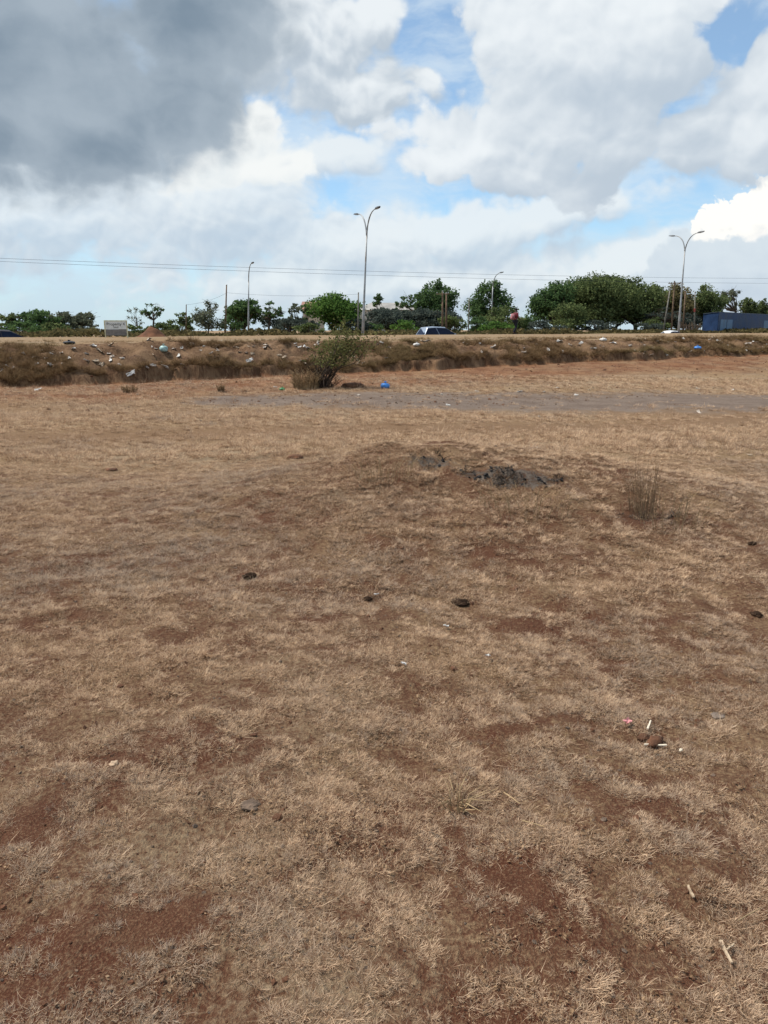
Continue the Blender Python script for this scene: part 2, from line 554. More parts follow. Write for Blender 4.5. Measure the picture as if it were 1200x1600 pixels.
def ground_material():
    m, N, b = mat('dry_ground')
    pos = N.new('ShaderNodeNewGeometry').outputs['Position']
    def g2(scale, detail, rough, off=0.0):
        nd = N.new('ShaderNodeTexNoise', noise_dimensions='2D')
        N.put(nd.inputs['Vector'], N.vm('ADD', pos, (off, off * 0.7, 0)) if off else pos)
        nd.inputs['Scale'].default_value = scale; nd.inputs['Detail'].default_value = detail; nd.inputs['Roughness'].default_value = rough
        return nd.outputs[0]
    big = g2(0.35, 4, 0.6)
    mid = g2(1.7, 5, 0.62)
    fine = g2(16.0, 5, 0.72)
    fib = g2(38.0, 4, 0.72, 3.0)
    fib2 = g2(120.0, 3, 0.7, 7.0)
    grn = g2(260.0, 2, 0.7)
    red = attr(N, 'red'); grey = attr(N, 'grey'); burn = attr(N, 'burn'); gold = attr(N, 'gold'); path = attr(N, 'path'); bank = attr(N, 'bank')
    soil = N.mix(N.ss(N.m('ADD', N.m('MULTIPLY', mid, 0.6), N.m('MULTIPLY', fine, 0.4)), 0.38, 0.62), SOIL_RED, SOIL_BRN)
    straw = N.mix(N.ss(fib2, 0.3, 0.7), (0.185, 0.120, 0.066), (0.345, 0.235, 0.130))
    straw = N.mix(N.ss(big, 0.42, 0.66, 0, 0.6), straw, (0.275, 0.215, 0.145))
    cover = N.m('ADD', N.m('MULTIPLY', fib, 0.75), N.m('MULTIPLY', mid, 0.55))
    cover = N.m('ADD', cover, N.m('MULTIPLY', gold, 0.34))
    cover = N.m('SUBTRACT', cover, N.m('MULTIPLY', path, 0.10))
    cover = N.m('SUBTRACT', cover, N.m('MULTIPLY', red, 0.55))
    c = N.mix(N.ss(cover, 0.55, 0.92), soil, straw)
    c = N.mix(N.m('MULTIPLY', path, 0.90), c, N.mix(N.ss(fine, 0.3, 0.7), (0.150, 0.085, 0.046), (0.225, 0.138, 0.076)))
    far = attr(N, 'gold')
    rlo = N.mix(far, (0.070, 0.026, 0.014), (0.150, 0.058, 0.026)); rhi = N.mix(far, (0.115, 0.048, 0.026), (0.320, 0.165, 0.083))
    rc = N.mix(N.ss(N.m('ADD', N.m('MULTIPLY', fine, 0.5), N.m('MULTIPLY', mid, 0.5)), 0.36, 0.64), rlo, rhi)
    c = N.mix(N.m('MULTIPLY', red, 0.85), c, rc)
    kc = N.mix(N.ss(N.m('ADD', N.m('MULTIPLY', fine, 0.5), N.m('MULTIPLY', mid, 0.5)), 0.38, 0.62), (0.060, 0.029, 0.016), (0.205, 0.125, 0.070))
    c = N.mix(N.ss(N.m('ADD', bank, N.m('MULTIPLY', N.m('SUBTRACT', mid, 0.5), 0.8)), 0.3, 0.7, 0.0, 0.9), c, kc)
    gc = N.mix(N.ss(N.m('ADD', N.m('MULTIPLY', fine, 0.5), N.m('MULTIPLY', mid, 0.5)), 0.36, 0.64), (0.110, 0.083, 0.070), (0.190, 0.150, 0.124))
    gc = N.mix(N.ss(grn, 0.62, 0.75, 0, 0.6), gc, (0.40, 0.34, 0.27))
    gm = N.ss(N.m('ADD', grey, N.m('ADD', N.m('MULTIPLY', N.m('SUBTRACT', fine, 0.5), 0.8), N.m('MULTIPLY', N.m('SUBTRACT', mid, 0.5), 1.1))), 0.22, 0.85, 0.0, 0.92)
    c = N.mix(gm, c, gc)
    bc = N.mix(N.ss(fine, 0.35, 0.7), (0.022, 0.020, 0.019), (0.13, 0.115, 0.10))
    bmk = N.ss(N.m('ADD', burn, N.m('MULTIPLY', N.m('SUBTRACT', fine, 0.5), 2.0)), 0.45, 1.0, 0.0, 0.85)
    c = N.mix(bmk, c, bc)
    c = N.mix(N.ss(grn, 0.35, 0.65, 0.16, 0.0), c, (0.04, 0.02, 0.012))
    c = N.mix(N.ss(fib2, 0.45, 0.72, 0.0, 0.38), c, (0.30, 0.195, 0.11))
    N.put(b.inputs['Base Color'], c)
    b.inputs['Roughness'].default_value = 0.95
    b.inputs['Specular IOR Level'].default_value = 0.12
    h = N.m('ADD', N.m('MULTIPLY', fine, 0.6), N.m('MULTIPLY', fib, 0.5))
    h = N.m('ADD', h, N.m('ADD', N.m('MULTIPLY', grn, 0.10), N.m('MULTIPLY', fib2, 0.22)))
    bp = N.new('ShaderNodeBump'); bp.inputs['Strength'].default_value = 0.85; bp.inputs['Distance'].default_value = 0.035
    N.put(bp.inputs['Height'], h)
    N.put(b.inputs['Normal'], bp.outputs[0])
    return m


def grass_material(name, lo, hi, grey, base, length=0.06):
    m, N, b = mat(name)
    tint = attr(N, 'tint', 'INSTANCER')
    oi = N.new('ShaderNodeObjectInfo').outputs['Random']
    u = attr(N, 'along')
    r = attr(N, 'blade')
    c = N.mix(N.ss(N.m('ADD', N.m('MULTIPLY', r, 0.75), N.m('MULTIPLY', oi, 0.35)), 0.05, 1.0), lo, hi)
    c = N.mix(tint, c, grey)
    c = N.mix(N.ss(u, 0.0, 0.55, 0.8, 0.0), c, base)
    dif = N.new('ShaderNodeBsdfDiffuse'); N.put(dif.inputs[0], c)
    tr = N.new('ShaderNodeBsdfTranslucent'); N.put(tr.inputs[0], c)
    mx = N.new('ShaderNodeMixShader'); mx.inputs[0].default_value = 0.25
    N.l.new(dif.outputs[0], mx.inputs[1]); N.l.new(tr.outputs[0], mx.inputs[2])
    N.l.new(mx.outputs[0], N.n['Material Output'].inputs[0])
    return m


def leaf_material(name, lo, hi, trans=0.35):
    m, N, b = mat(name)
    pos = N.new('ShaderNodeTexCoord').outputs['Object']
    r = attr(N, 'leaf')
    n = N.noise(pos, 0.8, 4, 0.6)
    f = N.ss(N.m('ADD', N.m('MULTIPLY', n, 0.7), N.m('MULTIPLY', r, 0.5)), 0.30, 0.85)
    lo = tuple(q * 1.2 for q in lo); hi = tuple(q * 1.2 for q in hi)
    c = N.mix(f, lo, hi)
    dif = N.new('ShaderNodeBsdfDiffuse'); N.put(dif.inputs[0], c)
    tr = N.new('ShaderNodeBsdfTranslucent'); N.put(tr.inputs[0], c)
    mx = N.new('ShaderNodeMixShader'); mx.inputs[0].default_value = trans
    N.l.new(dif.outputs[0], mx.inputs[1]); N.l.new(tr.outputs[0], mx.inputs[2])
    N.l.new(mx.outputs[0], N.n['Material Output'].inputs[0])
    return m


MAT = {}
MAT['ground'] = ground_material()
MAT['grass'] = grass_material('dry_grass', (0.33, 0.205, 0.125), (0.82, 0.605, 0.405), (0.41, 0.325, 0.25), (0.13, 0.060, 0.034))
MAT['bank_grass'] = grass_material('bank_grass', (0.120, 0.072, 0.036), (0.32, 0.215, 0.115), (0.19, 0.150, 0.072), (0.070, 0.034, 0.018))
MAT['clod'] = simple('soil_clod', (0.130, 0.060, 0.032), 0.95, 0.35, 9, bump=0.5)
MAT['dung'] = simple('dung', (0.052, 0.032, 0.021), 1.0, 0.4, 30, spec=0.03, bump=0.9)
MAT['stone'] = simple('stone', (0.15, 0.105, 0.075), 0.9, 0.3, 20, bump=0.5)
MAT['char'] = simple('charred', (0.028, 0.026, 0.026), 0.95, 0.6, 40, bump=0.5)
MAT['bark'] = simple('bark', (0.085, 0.062, 0.045), 0.95, 0.4, 5, bump=0.6)
MAT['bark_pale'] = simple('bark_pale', (0.17, 0.14, 0.11), 0.95, 0.4, 5, bump=0.6)
MAT['timber'] = simple('pole_timber', (0.170, 0.115, 0.075), 0.9, 0.3, 4, bump=0.4)
MAT['timber_grey'] = simple('pole_timber_grey', (0.20, 0.185, 0.155), 0.9, 0.3, 4, bump=0.4)
MAT['galv'] = simple('galvanised_steel', (0.36, 0.37, 0.37), 0.55, 0.15, 3, metal=0.35, dirt=(0.20, 0.15, 0.11))
MAT['lamp'] = simple('lamp_housing', (0.10, 0.105, 0.11), 0.5, 0.15, 8)
MAT['lens'] = simple('lamp_lens', (0.42, 0.45, 0.45), 0.2, 0.1, 8, spec=0.5)
MAT['wire'] = simple('wire', (0.055, 0.06, 0.065), 0.7, 0.1, 1)
MAT['asphalt'] = simple('asphalt', (0.05, 0.05, 0.052), 0.9, 0.25, 3, space='Object')
MAT['paint'] = simple('road_paint', (0.7, 0.7, 0.66), 0.7, 0.15, 4)
MAT['white'] = simple('white_plastic', (0.60, 0.58, 0.54), 0.6, 0.12, 30)
MAT['offwhite'] = simple('dusty_plastic', (0.46, 0.40, 0.34), 0.7, 0.2, 30)
MAT['tanp'] = simple('tan_paper', (0.40, 0.31, 0.22), 0.8, 0.2, 30)
MAT['blue_bag'] = simple('blue_plastic', (0.055, 0.235, 0.62), 0.45, 0.2, 12, spec=0.4)
MAT['teal_bag'] = simple('teal_plastic', (0.34, 0.50, 0.47), 0.5, 0.2, 12, spec=0.4)
MAT['green_pl'] = simple('green_plastic', (0.03, 0.22, 0.07), 0.45, 0.2, 12, spec=0.4)
MAT['black_pl'] = simple('black_plastic', (0.03, 0.033, 0.04), 0.5, 0.3, 12)
MAT['pink'] = simple('pink_paper', (0.62, 0.27, 0.26), 0.8, 0.15, 30)
MAT['wood_pale'] = simple('pale_wood', (0.46, 0.35, 0.235), 0.9, 0.25, 60, dirt=(0.22, 0.14, 0.09))
MAT['bone'] = simple('peeled_wood', (0.66, 0.58, 0.45), 0.8, 0.12, 25)
MAT['stalk'] = simple('dry_stalk', (0.34, 0.24, 0.13), 0.85, 0.3, 12)
MAT['dead_dk'] = simple('dead_dark_wood', (0.045, 0.028, 0.020), 0.95, 0.3, 12)
MAT['stalk_dk'] = simple('dark_stalk', (0.135, 0.082, 0.045), 0.9, 0.3, 12)

# ------------------------------------------------------------------ ground sheet
def axis(segs):
    out = [segs[0][0]]
    for a, b, h0, h1 in segs:
        L = b - a
        n = max(1, int(round(L / ((h0 + h1) / 2)))) if h0 == h1 else None
        if n:
            out += list(a + L * (np.arange(1, n + 1) / n))
        else:
            p, q = a, h0
            g = 1.0 + (h1 - h0) / L
            steps = []
            while p < b:
                p += q; q *= g; steps.append(p)
            k = L / (steps[-1] - a)
            out += [a + (w - a) * k for w in steps]
    return np.array(out)


xr = axis([(0, 5, 0.045, 0.045), (5, 20, 0.105, 0.105), (20, 60, 0.15, 3.0), (60, 4000, 3.0, 400.0)])
XS = np.concatenate([-xr[:0:-1], xr])
yb = axis([(0, 30, 0.5, 3.0), (30, 400, 3.0, 100.0)])
YS = np.concatenate([-yb[:0:-1], axis([(0, 9, 0.045, 0.045), (9, 37, 0.075, 0.075), (37, 100, 0.3, 1.5), (100, 6000, 1.5, 500.0)])])
GX, GY = np.meshgrid(XS, YS)
GZ = terrain(GX.ravel(), GY.ravel())
nx, ny = len(XS), len(YS)
ii = (np.arange(ny - 1)[:, None] * nx + np.arange(nx - 1)[None, :]).ravel()
quads = np.stack([ii, ii + 1, ii + nx + 1, ii + nx], 1)
gx, gy = GX.ravel(), GY.ravel()
gme = mesh_np('ground', np.stack([gx, gy, GZ], 1), quads, [MAT['ground']], smooth=True)


def masks(x, y):
    sb, s, t = bank_s(x, y)
    w = 0.55 * fbm(x, y, 2.4, 3, 61)
    red = S(sb + w, -6.5, -3.0) * (1 - S(sb, 0.10, 0.45)) * (0.60 + 0.4 * fbm(x, y, 1.2, 3, 66))
    red = red + S(sb, -0.25, 0.0) * (1 - S(sb, 0.2, 0.45)) * 0.8
    red = red + 0.14 * S(fbm(x, y, 0.5, 5, 62, 0.75), 0.12, 0.6) * (1 - S(y, 4.0, 8.0))
    red = red + 0.35 * S(fbm(x, y, 2.0, 4, 68), 0.0, 0.5) * S(sb, 0.4, 0.8) * (1 - S(sb, 2.2, 3.0))
    # small bare red spots
    for px, py, rx in ((828, 1392, 0.10), (25, 1305, 0.11), (100, 975, 0.16), (250, 1440, 0.08)):
        p = SPOT[(px, py)]
        red = red + 1.3 * np.exp(-(((x - p.x) / rx) ** 2 + ((y - p.y) / (rx * 0.75)) ** 2))
    gy0 = 17.2 + 0.35 * fbm(x, x * 0, 5, 2, 63)
    wid = np.interp(x, [-8, -4.5, -1, 3, 7, 30], [0.2, 1.0, 2.0, 2.3, 2.4, 3.0])
    grey = np.exp(-(np.abs(y - gy0 + 0.5 * fbm(x, y, 0.8, 4, 69, 0.6)) / wid) ** 3) * S(x + 0.8 * fbm(x, y, 1.5, 2, 64), -6.5, -3.0)
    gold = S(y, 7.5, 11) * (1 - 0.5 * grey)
    pth = np.exp(-((y - (12.4 + 0.16 * x + 0.5 * fbm(x, y, 4, 2, 65))) / 0.9) ** 2) + 0.6 * np.exp(-((y - (15.2 - 0.05 * x)) / 0.6) ** 2)
    pth = np.clip(pth * S(y, 8, 10), 0, 1)
    b1 = SPOT[(672, 722)]; b2 = SPOT[(800, 742)]
    burn = 0.9 * np.exp(-(((x - b1.x) / 0.26) ** 2 + ((y - b1.y) / 0.16) ** 2) ** 1.5)
    u = (x - b2.x); w2 = (y - b2.y) + 0.22 * u
    burn = burn + 1.1 * np.exp(-((u / 0.50) ** 2 + (w2 / 0.17) ** 2) ** 1.5)
    b3 = SPOT[(985, 812)]
    burn = burn + 0.55 * np.exp(-(((x - b3.x) / 0.35) ** 2 + ((y - b3.y) / 0.13) ** 2))
    bt = SPOT[(1020, 624)]
    burn = burn + 0.45 * np.exp(-(((x - bt.x) / 1.0) ** 2 + ((y - bt.y) / 0.35) ** 2))
    bank = np.clip(S(sb, -0.05, 0.12) * (1 - S(sb + 0.6 * fbm(x, y, 1.3, 3, 67), 2.3, 3.6)), 0, 1)
    return np.clip(red, 0, 1), np.clip(grey, 0, 1), np.clip(gold, 0, 1), np.clip(pth, 0, 1), np.clip(burn, 0, 1), bank


SPOT = {k: on_ground(*k) for k in ((828, 1392), (25, 1305), (100, 975), (250, 1440), (672, 722), (800, 742), (985, 812), (1020, 624))}
for nm, arr in zip(('red', 'grey', 'gold', 'path', 'burn', 'bank'), masks(gx, gy)):
    a = gme.attributes.new(nm, 'FLOAT', 'POINT')
    a.data.foreach_set('value', arr.astype(np.float32))
ground = tag(link('ground', gme), kind='structure')


# road carriageways in the cutting
def strip(name, s0, s1, z, m, t0=-400, t1=600):
    vs = []
    for s in (s0, s1):
        for t in (t0, t1):
            vs.append((P0X - s * DY + t * DX, P0Y + s * DX + t * DY, z))
    b = MB().add(vs, [(0, 1, 3, 2)])
    return tag(b.build(name, m), kind='structure')


strip('road', 29.5, 41.5, 0.256, MAT['asphalt'])
strip('road', 49.5, 61.5, 0.256, MAT['asphalt'])
for s in (29.9, 41.0, 49.9, 61.0):
    strip('road_edge_line', s, s + 0.12, 0.262, MAT['paint'])
print('TERRAIN', nx * ny)

# ------------------------------------------------------------------ dry grass (stuff)
def clump(name, n, spread, hmin, hmax, w, lean, seed, m, curl=0.6, seg=3):
    rg = np.random.default_rng(seed)
    V = []; Fc = []; U = []; B = []
    for i in range(n):
        a = rg.uniform(0, 2 * math.pi); rr = spread * math.sqrt(rg.uniform())
        p = np.array([math.cos(a) * rr, math.sin(a) * rr, -0.006])
        ha = a + rg.normal(0, 0.9)
        el = np.clip(rg.normal(lean, 0.35), 0.05, 1.5)
        L = rg.uniform(hmin, hmax)
        ww = w * rg.uniform(0.6, 1.3)
        b0 = len(V); bl = rg.uniform()
        tw = rg.uniform(0, math.pi)
        for k in range(seg + 1):
            u = k / seg
            side = np.array([-math.sin(ha + 0.3 * tw), math.cos(ha + 0.3 * tw), 0.25 * math.sin(tw)])
            wk = ww * (1 - u * 0.85)
            if k < seg:
                V.append(p - side * wk / 2); V.append(p + side * wk / 2); U += [u, u]; B += [bl, bl]
            else:
                V.append(p); U.append(1.0); B.append(bl)
            e = el - curl * u * rg.uniform(0.5, 1.3)
            ha += rg.normal(0, 0.28)
            p = p + L / seg * np.array([math.cos(ha) * math.cos(e), math.sin(ha) * math.cos(e), math.sin(e)])
        for k in range(seg - 1):
            q = b0 + 2 * k
            Fc.append((q, q + 1, q + 3)); Fc.append((q, q + 3, q + 2))
        q = b0 + 2 * (seg - 1)
        Fc.append((q, q + 1, q + 2))
    me = mesh_np(name, V, Fc, [m])
    for nm, arr in (('along', U), ('blade', B)):
        at_ = me.attributes.new(nm, 'FLOAT', 'POINT'); at_.data.foreach_set('value', np.array(arr, np.float32))
    return me


def scatter(name, meshes, pts, rot, scl, idx, tint, label=None, cat=None):
    coll = bpy.data.collections.new(name + '_sources')
    for k, me in enumerate(meshes):
        coll.objects.link(bpy.data.objects.new('%s_source_%02d' % (name, k), me))
    pm = bpy.data.meshes.new(name)
    pm.vertices.add(len(pts)); pm.vertices.foreach_set('co', np.asarray(pts, np.float32).ravel())
    a = pm.attributes.new('rot', 'FLOAT_VECTOR', 'POINT'); a.data.foreach_set('vector', np.asarray(rot, np.float32).ravel())
    a = pm.attributes.new('scl', 'FLOAT', 'POINT'); a.data.foreach_set('value', np.asarray(scl, np.float32))
    a = pm.attributes.new('idx', 'INT', 'POINT'); a.data.foreach_set('value', np.asarray(idx, np.int32))
    a = pm.attributes.new('tint', 'FLOAT', 'POINT'); a.data.foreach_set('value', np.asarray(tint, np.float32))
    pm.update()
    o = link(name, pm)
    tag(o, label, cat, kind='stuff')
    g = bpy.data.node_groups.new(name + '_nodes', 'GeometryNodeTree')
    g.interface.new_socket('Geometry', in_out='INPUT', socket_type='NodeSocketGeometry')
    g.interface.new_socket('Geometry', in_out='OUTPUT', socket_type='NodeSocketGeometry')
    gi = g.nodes.new('NodeGroupInput'); go = g.nodes.new('NodeGroupOutput')
    iop = g.nodes.new('GeometryNodeInstanceOnPoints')
    ci = g.nodes.new('GeometryNodeCollectionInfo')
    ci.inputs['Collection'].default_value = coll
    ci.inputs['Separate Children'].default_value = True
    ci.inputs['Reset Children'].default_value = True

    def na(nm, typ):
        n = g.nodes.new('GeometryNodeInputNamedAttribute'); n.data_type = typ
        n.inputs['Name'].default_value = nm
        return n.outputs[0]
    g.links.new(gi.outputs[0], iop.inputs['Points'])
    g.links.new(ci.outputs[0], iop.inputs['Instance'])
    iop.inputs['Pick Instance'].default_value = True
    g.links.new(na('idx', 'INT'), iop.inputs['Instance Index'])
    g.links.new(na('rot', 'FLOAT_VECTOR'), iop.inputs['Rotation'])
    g.links.new(na('scl', 'FLOAT'), iop.inputs['Scale'])
    g.links.new(iop.outputs[0], go.inputs[0])
    md = o.modifiers.new('scatter', 'NODES'); md.node_group = g
    return o


def fan_points(y0, y1, dens, margin=1.2, k=0.62):
    area = 0.5 * 2 * k * (y1 * y1 - y0 * y0) + 2 * margin * (y1 - y0)
    n = int(area * dens)
    W = k * y1 + margin
    m = int(n * (2 * W * (y1 - y0)) / area)
    x = RNG.uniform(-W, W, m); y = RNG.uniform(y0, y1, m)
    keep = np.abs(x) < k * y + margin
    return x[keep], y[keep]


def slope_rot(x, y, tilt=0.12):
    e = 0.06
    dzx = (terrain(x + e, y) - terrain(x - e, y)) / (2 * e)
    dzy = (terrain(x, y + e) - terrain(x, y - e)) / (2 * e)
    n = len(x)
    # small tilts only: instances stay roughly on the slope
    rx = np.arctan(dzy) + RNG.normal(0, tilt, n); ry = -np.arctan(dzx) + RNG.normal(0, tilt, n)
    return np.stack([np.clip(rx, -0.7, 0.7), np.clip(ry, -0.7, 0.7), RNG.uniform(0, 6.283, n)], 1)


short = [clump('g%d' % i, 110, 0.024, 0.010, 0.032, 0.0015, 0.55, 100 + i, MAT['grass']) for i in range(6)]
short += [clump('l%d' % i, 18, 0.055, 0.02, 0.075, 0.0016, 0.12, 200 + i, MAT['grass'], curl=0.25) for i in range(4)]
short += [clump('u%d' % i, 14, 0.018, 0.025, 0.065, 0.0015, 1.05, 300 + i, MAT['grass'], curl=0.7) for i in range(3)]
MAT['chip'] = grass_material('dead_leaf_bits', (0.10, 0.055, 0.030), (0.40, 0.27, 0.16), (0.24, 0.18, 0.13), (0.10, 0.05, 0.03))


def chips(name, n, spread, seed):
    rg = np.random.default_rng(seed)
    a = rg.uniform(0, 6.283, n); r = spread * np.sqrt(rg.uniform(0, 1, n))
    c = np.stack([np.cos(a) * r, np.sin(a) * r, rg.uniform(0.001, 0.012, n)], 1)
    th = rg.uniform(0, 6.283, n); L = rg.uniform(0.002, 0.007, n); W = L * rg.uniform(0.25, 0.8, n)
    d = np.stack([np.cos(th), np.sin(th), rg.normal(0, 0.3, n)], 1) * L[:, None]
    e = np.stack([-np.sin(th), np.cos(th), rg.normal(0, 0.3, n)], 1) * W[:, None]
    V = np.stack([c - d, c + e, c + d * 0.9, c - e * 0.8], 1).reshape(-1, 3)
    me = mesh_np(name, V, np.arange(4 * n).reshape(n, 4), [MAT['chip']])
    for nm, arr in (('along', np.ones(4 * n)), ('blade', np.repeat(rg.uniform(0, 1, n), 4))):
        q = me.attributes.new(nm, 'FLOAT', 'POINT'); q.data.foreach_set('value', arr.astype(np.float32))
    return me


short += [chips('w%d' % i, 40, 0.07, 700 + i) for i in range(3)]
thick = [clump('t%d' % i, 60, 0.070, 0.035, 0.090, 0.0042, 0.45, 400 + i, MAT['grass']) for i in range(6)]
thick += [clump('v%d' % i, 16, 0.05, 0.09, 0.20, 0.0032, 1.0, 500 + i, MAT['grass'], curl=0.5) for i in range(3)]


def grass_field(name, meshes, y0, y1, dens, thr, s0, s1, pick, label):
    x, y = fan_points(y0, y1, dens)
    sb, s, t = bank_s(x, y)
    red, grey, gold, pth, burn, _b = masks(x, y)
    cov = 0.56 + 0.22 * fbm(x, y, 0.9, 3, 71) + 1.0 * fbm(x, y, 0.10, 2, 72) - 0.55 * red - 0.9 * grey - 0.85 * pth - 1.2 * burn
    keep = (cov > thr + RNG.uniform(-0.12, 0.12, len(x))) & (sb < -0.3)
    x, y, cov = x[keep], y[keep], cov[keep]
    z = terrain(x, y)
    n = len(x)
    scl = RNG.uniform(s0, s1, n) * (0.75 + 0.35 * np.clip(cov, 0, 1.2))
    tint = np.clip(0.28 + 0.8 * fbm(x, y, 1.6, 3, 75) + 0.25 * fbm(x, y, 0.3, 2, 76) + RNG.normal(0, 0.28, n) - 0.45 * S(y, 8, 11), 0, 1)
    idx = RNG.choice(len(meshes), n, p=pick)
    o = scatter(name, meshes, np.stack([x, y, z], 1), slope_rot(x, y), scl, idx, tint, label, 'grass')
    print(name, n)
    return o


pk = np.array([0.125] * 6 + [0.035] * 4 + [0.014] * 3 + [0.022] * 3); pk /= pk.sum()
pt = np.array([0.15] * 6 + [0.034] * 3); pt /= pt.sum()
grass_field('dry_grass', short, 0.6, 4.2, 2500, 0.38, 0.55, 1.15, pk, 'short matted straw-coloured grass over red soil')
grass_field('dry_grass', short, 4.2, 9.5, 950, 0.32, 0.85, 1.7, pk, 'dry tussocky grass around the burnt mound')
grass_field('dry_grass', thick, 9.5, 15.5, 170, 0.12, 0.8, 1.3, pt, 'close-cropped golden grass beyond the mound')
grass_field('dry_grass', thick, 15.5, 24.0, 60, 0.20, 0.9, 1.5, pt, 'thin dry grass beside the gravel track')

# tufts on the earth bank
tuft = [clump('b%d' % i, 60, 0.13, 0.16, 0.42, 0.010, 0.85, 600 + i, MAT['bank_grass'], curl=1.2) for i in range(5)]
tuft += [clump('m%d' % i, 60, 0.18, 0.10, 0.26, 0.011, 0.45, 650 + i, MAT['bank_grass'], curl=0.7) for i in range(5)]
t_ = RNG.uniform(-8, 42, 30000); s_ = RNG.uniform(0.0, 1, 30000) ** 1.6 * 10.0
x = P0X - s_ * DY + t_ * DX; y = P0Y + s_ * DX + t_ * DY
sb, s, t = bank_s(x, y)
cov = 0.25 + 0.8 * fbm(x, y, 1.8, 3, 81) + 0.35 * fbm(x, y, 0.4, 2, 82) + 0.65 * np.exp(-((sb - 0.36) / 0.22) ** 2) + 0.25 * S(sb, 2.0, 2.8) * (1 - S(sb, 3.2, 5))
keep = (cov > 0.34) & (sb > 0.14) & (RNG.uniform(0, 1, len(x)) < np.where(sb < 3, 1.0, 0.35))
x, y, cov, sb = x[keep], y[keep], cov[keep], sb[keep]
n = len(x)
scl = RNG.uniform(0.35, 0.9, n) * np.where(sb > 2.6, 0.45, 1.0)
tint = np.clip(0.2 + 0.9 * fbm(x, y, 3.5, 3, 85), 0, 0.9)
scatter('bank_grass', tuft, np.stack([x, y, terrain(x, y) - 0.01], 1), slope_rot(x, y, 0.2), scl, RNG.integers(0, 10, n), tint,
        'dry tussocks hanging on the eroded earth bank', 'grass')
print('bank', n)

# loose clods and gravel
def lump_mesh(name, r, seed, m, sub=2, rough=0.28, flat=0.7):
    bm = bmesh.new()
    bmesh.ops.create_icosphere(bm, subdivisions=sub, radius=1.0)
    rg = random.Random(seed)
    ax = [(Vector((rg.gauss(0, 1), rg.gauss(0, 1), rg.gauss(0, 1))).normalized(), rg.uniform(-rough, rough), rg.uniform(1, 4)) for _ in range(7)]
    for v in bm.verts:
        k = 1.0
        d = v.co.normalized()
        for a_, w_, f_ in ax:
            k += w_ * math.sin(f_ * d.dot(a_) * 2.2 + w_ * 9)
        v.co = d * k * r
        v.co.z *= flat
        v.co.x *= 1.15
    me = bpy.data.meshes.new(name); bm.to_mesh(me); bm.free()
    me.materials.append(m)
    me.polygons.foreach_set('use_smooth', np.full(len(me.polygons), sub > 1))
    return me


clods = [lump_mesh('c%d' % i, 0.016, 30 + i, MAT['clod'], 1, 0.14) for i in range(4)] + [lump_mesh('s%d' % i, 0.013, 60 + i, MAT['stone'], 1, 0.14) for i in range(3)]
x, y = fan_points(0.7, 7.0, 260)
z = terrain(x, y); n = len(x)
scatter('soil_clods', clods, np.stack([x, y, z], 1), slope_rot(x, y, 0.5), RNG.lognormal(-1.35, 0.5, n), RNG.integers(0, 7, n), np.zeros(n),
        'small red soil clods and pebbles among the dry grass', 'clods')
t_ = RNG.uniform(-6, 40, 9000); s_ = RNG.uniform(-9.5, 2.6, 9000)
x = P0X - s_ * DY + t_ * DX; y = P0Y + s_ * DX + t_ * DY
z = terrain(x, y); n = len(x)
scatter('soil_clods', clods, np.stack([x, y, z], 1), slope_rot(x, y, 0.5), RNG.lognormal(-0.25, 0.5, n), RNG.integers(0, 7, n), np.zeros(n),
        'loose clods and stones on the bare dirt below the bank', 'clods')
# burnt remains on the mound
MAT['burnt'] = grass_material('burnt_grass', (0.010, 0.010, 0.010), (0.055, 0.048, 0.042), (0.16, 0.145, 0.13), (0.010, 0.009, 0.008))
chars = [lump_mesh('k%d' % i, 0.020, 90 + i, MAT['char'], 1, 0.15, 0.5) for i in range(4)] + [clump('kb%d' % i, 60, 0.05, 0.02, 0.08, 0.004, 0.5, 950 + i, MAT['burnt']) for i in range(4)]
x = RNG.uniform(-0.9, 3.2, 30000); y = RNG.uniform(5.6, 9.6, 30000)
bn = masks(x, y)[4]
bn = bn + 0.75 * fbm(x, y, 0.20, 3, 97)
keep = RNG.uniform(0, 1, 30000) < (bn - 0.42) * 0.42
x, y = x[keep], y[keep]; n = len(x)
scatter('charred_remains', chars, np.stack([x, y, terrain(x, y) + 0.008], 1), slope_rot(x, y, 0.6), RNG.lognormal(-0.65, 0.4, n), RNG.integers(0, 8, n), RNG.uniform(0, 1, n) ** 1.3,
        'black charred clumps and ash on the crest of the low mound', 'ash')

# ------------------------------------------------------------------ trees
MAT['leaf_dark'] = leaf_material('leaf_dark', (0.03, 0.056, 0.024), (0.105, 0.165, 0.062))
MAT['leaf_olive'] = leaf_material('leaf_olive', (0.042, 0.062, 0.026), (0.15, 0.182, 0.072))
MAT['leaf_bright'] = leaf_material('leaf_bright', (0.034, 0.072, 0.02), (0.12, 0.205, 0.048))
MAT['leaf_grey'] = leaf_material('leaf_grey', (0.06, 0.072, 0.05), (0.165, 0.178, 0.115))
MAT['leaf_murk'] = leaf_material('leaf_murk', (0.034, 0.046, 0.042), (0.095, 0.112, 0.09))
MAT['leaf_brown'] = leaf_material('leaf_brown', (0.065, 0.058, 0.028), (0.19, 0.16, 0.075))
MAT['leaf_shrub'] = leaf_material('leaf_shrub', (0.050, 0.052, 0.020), (0.150, 0.150, 0.058))


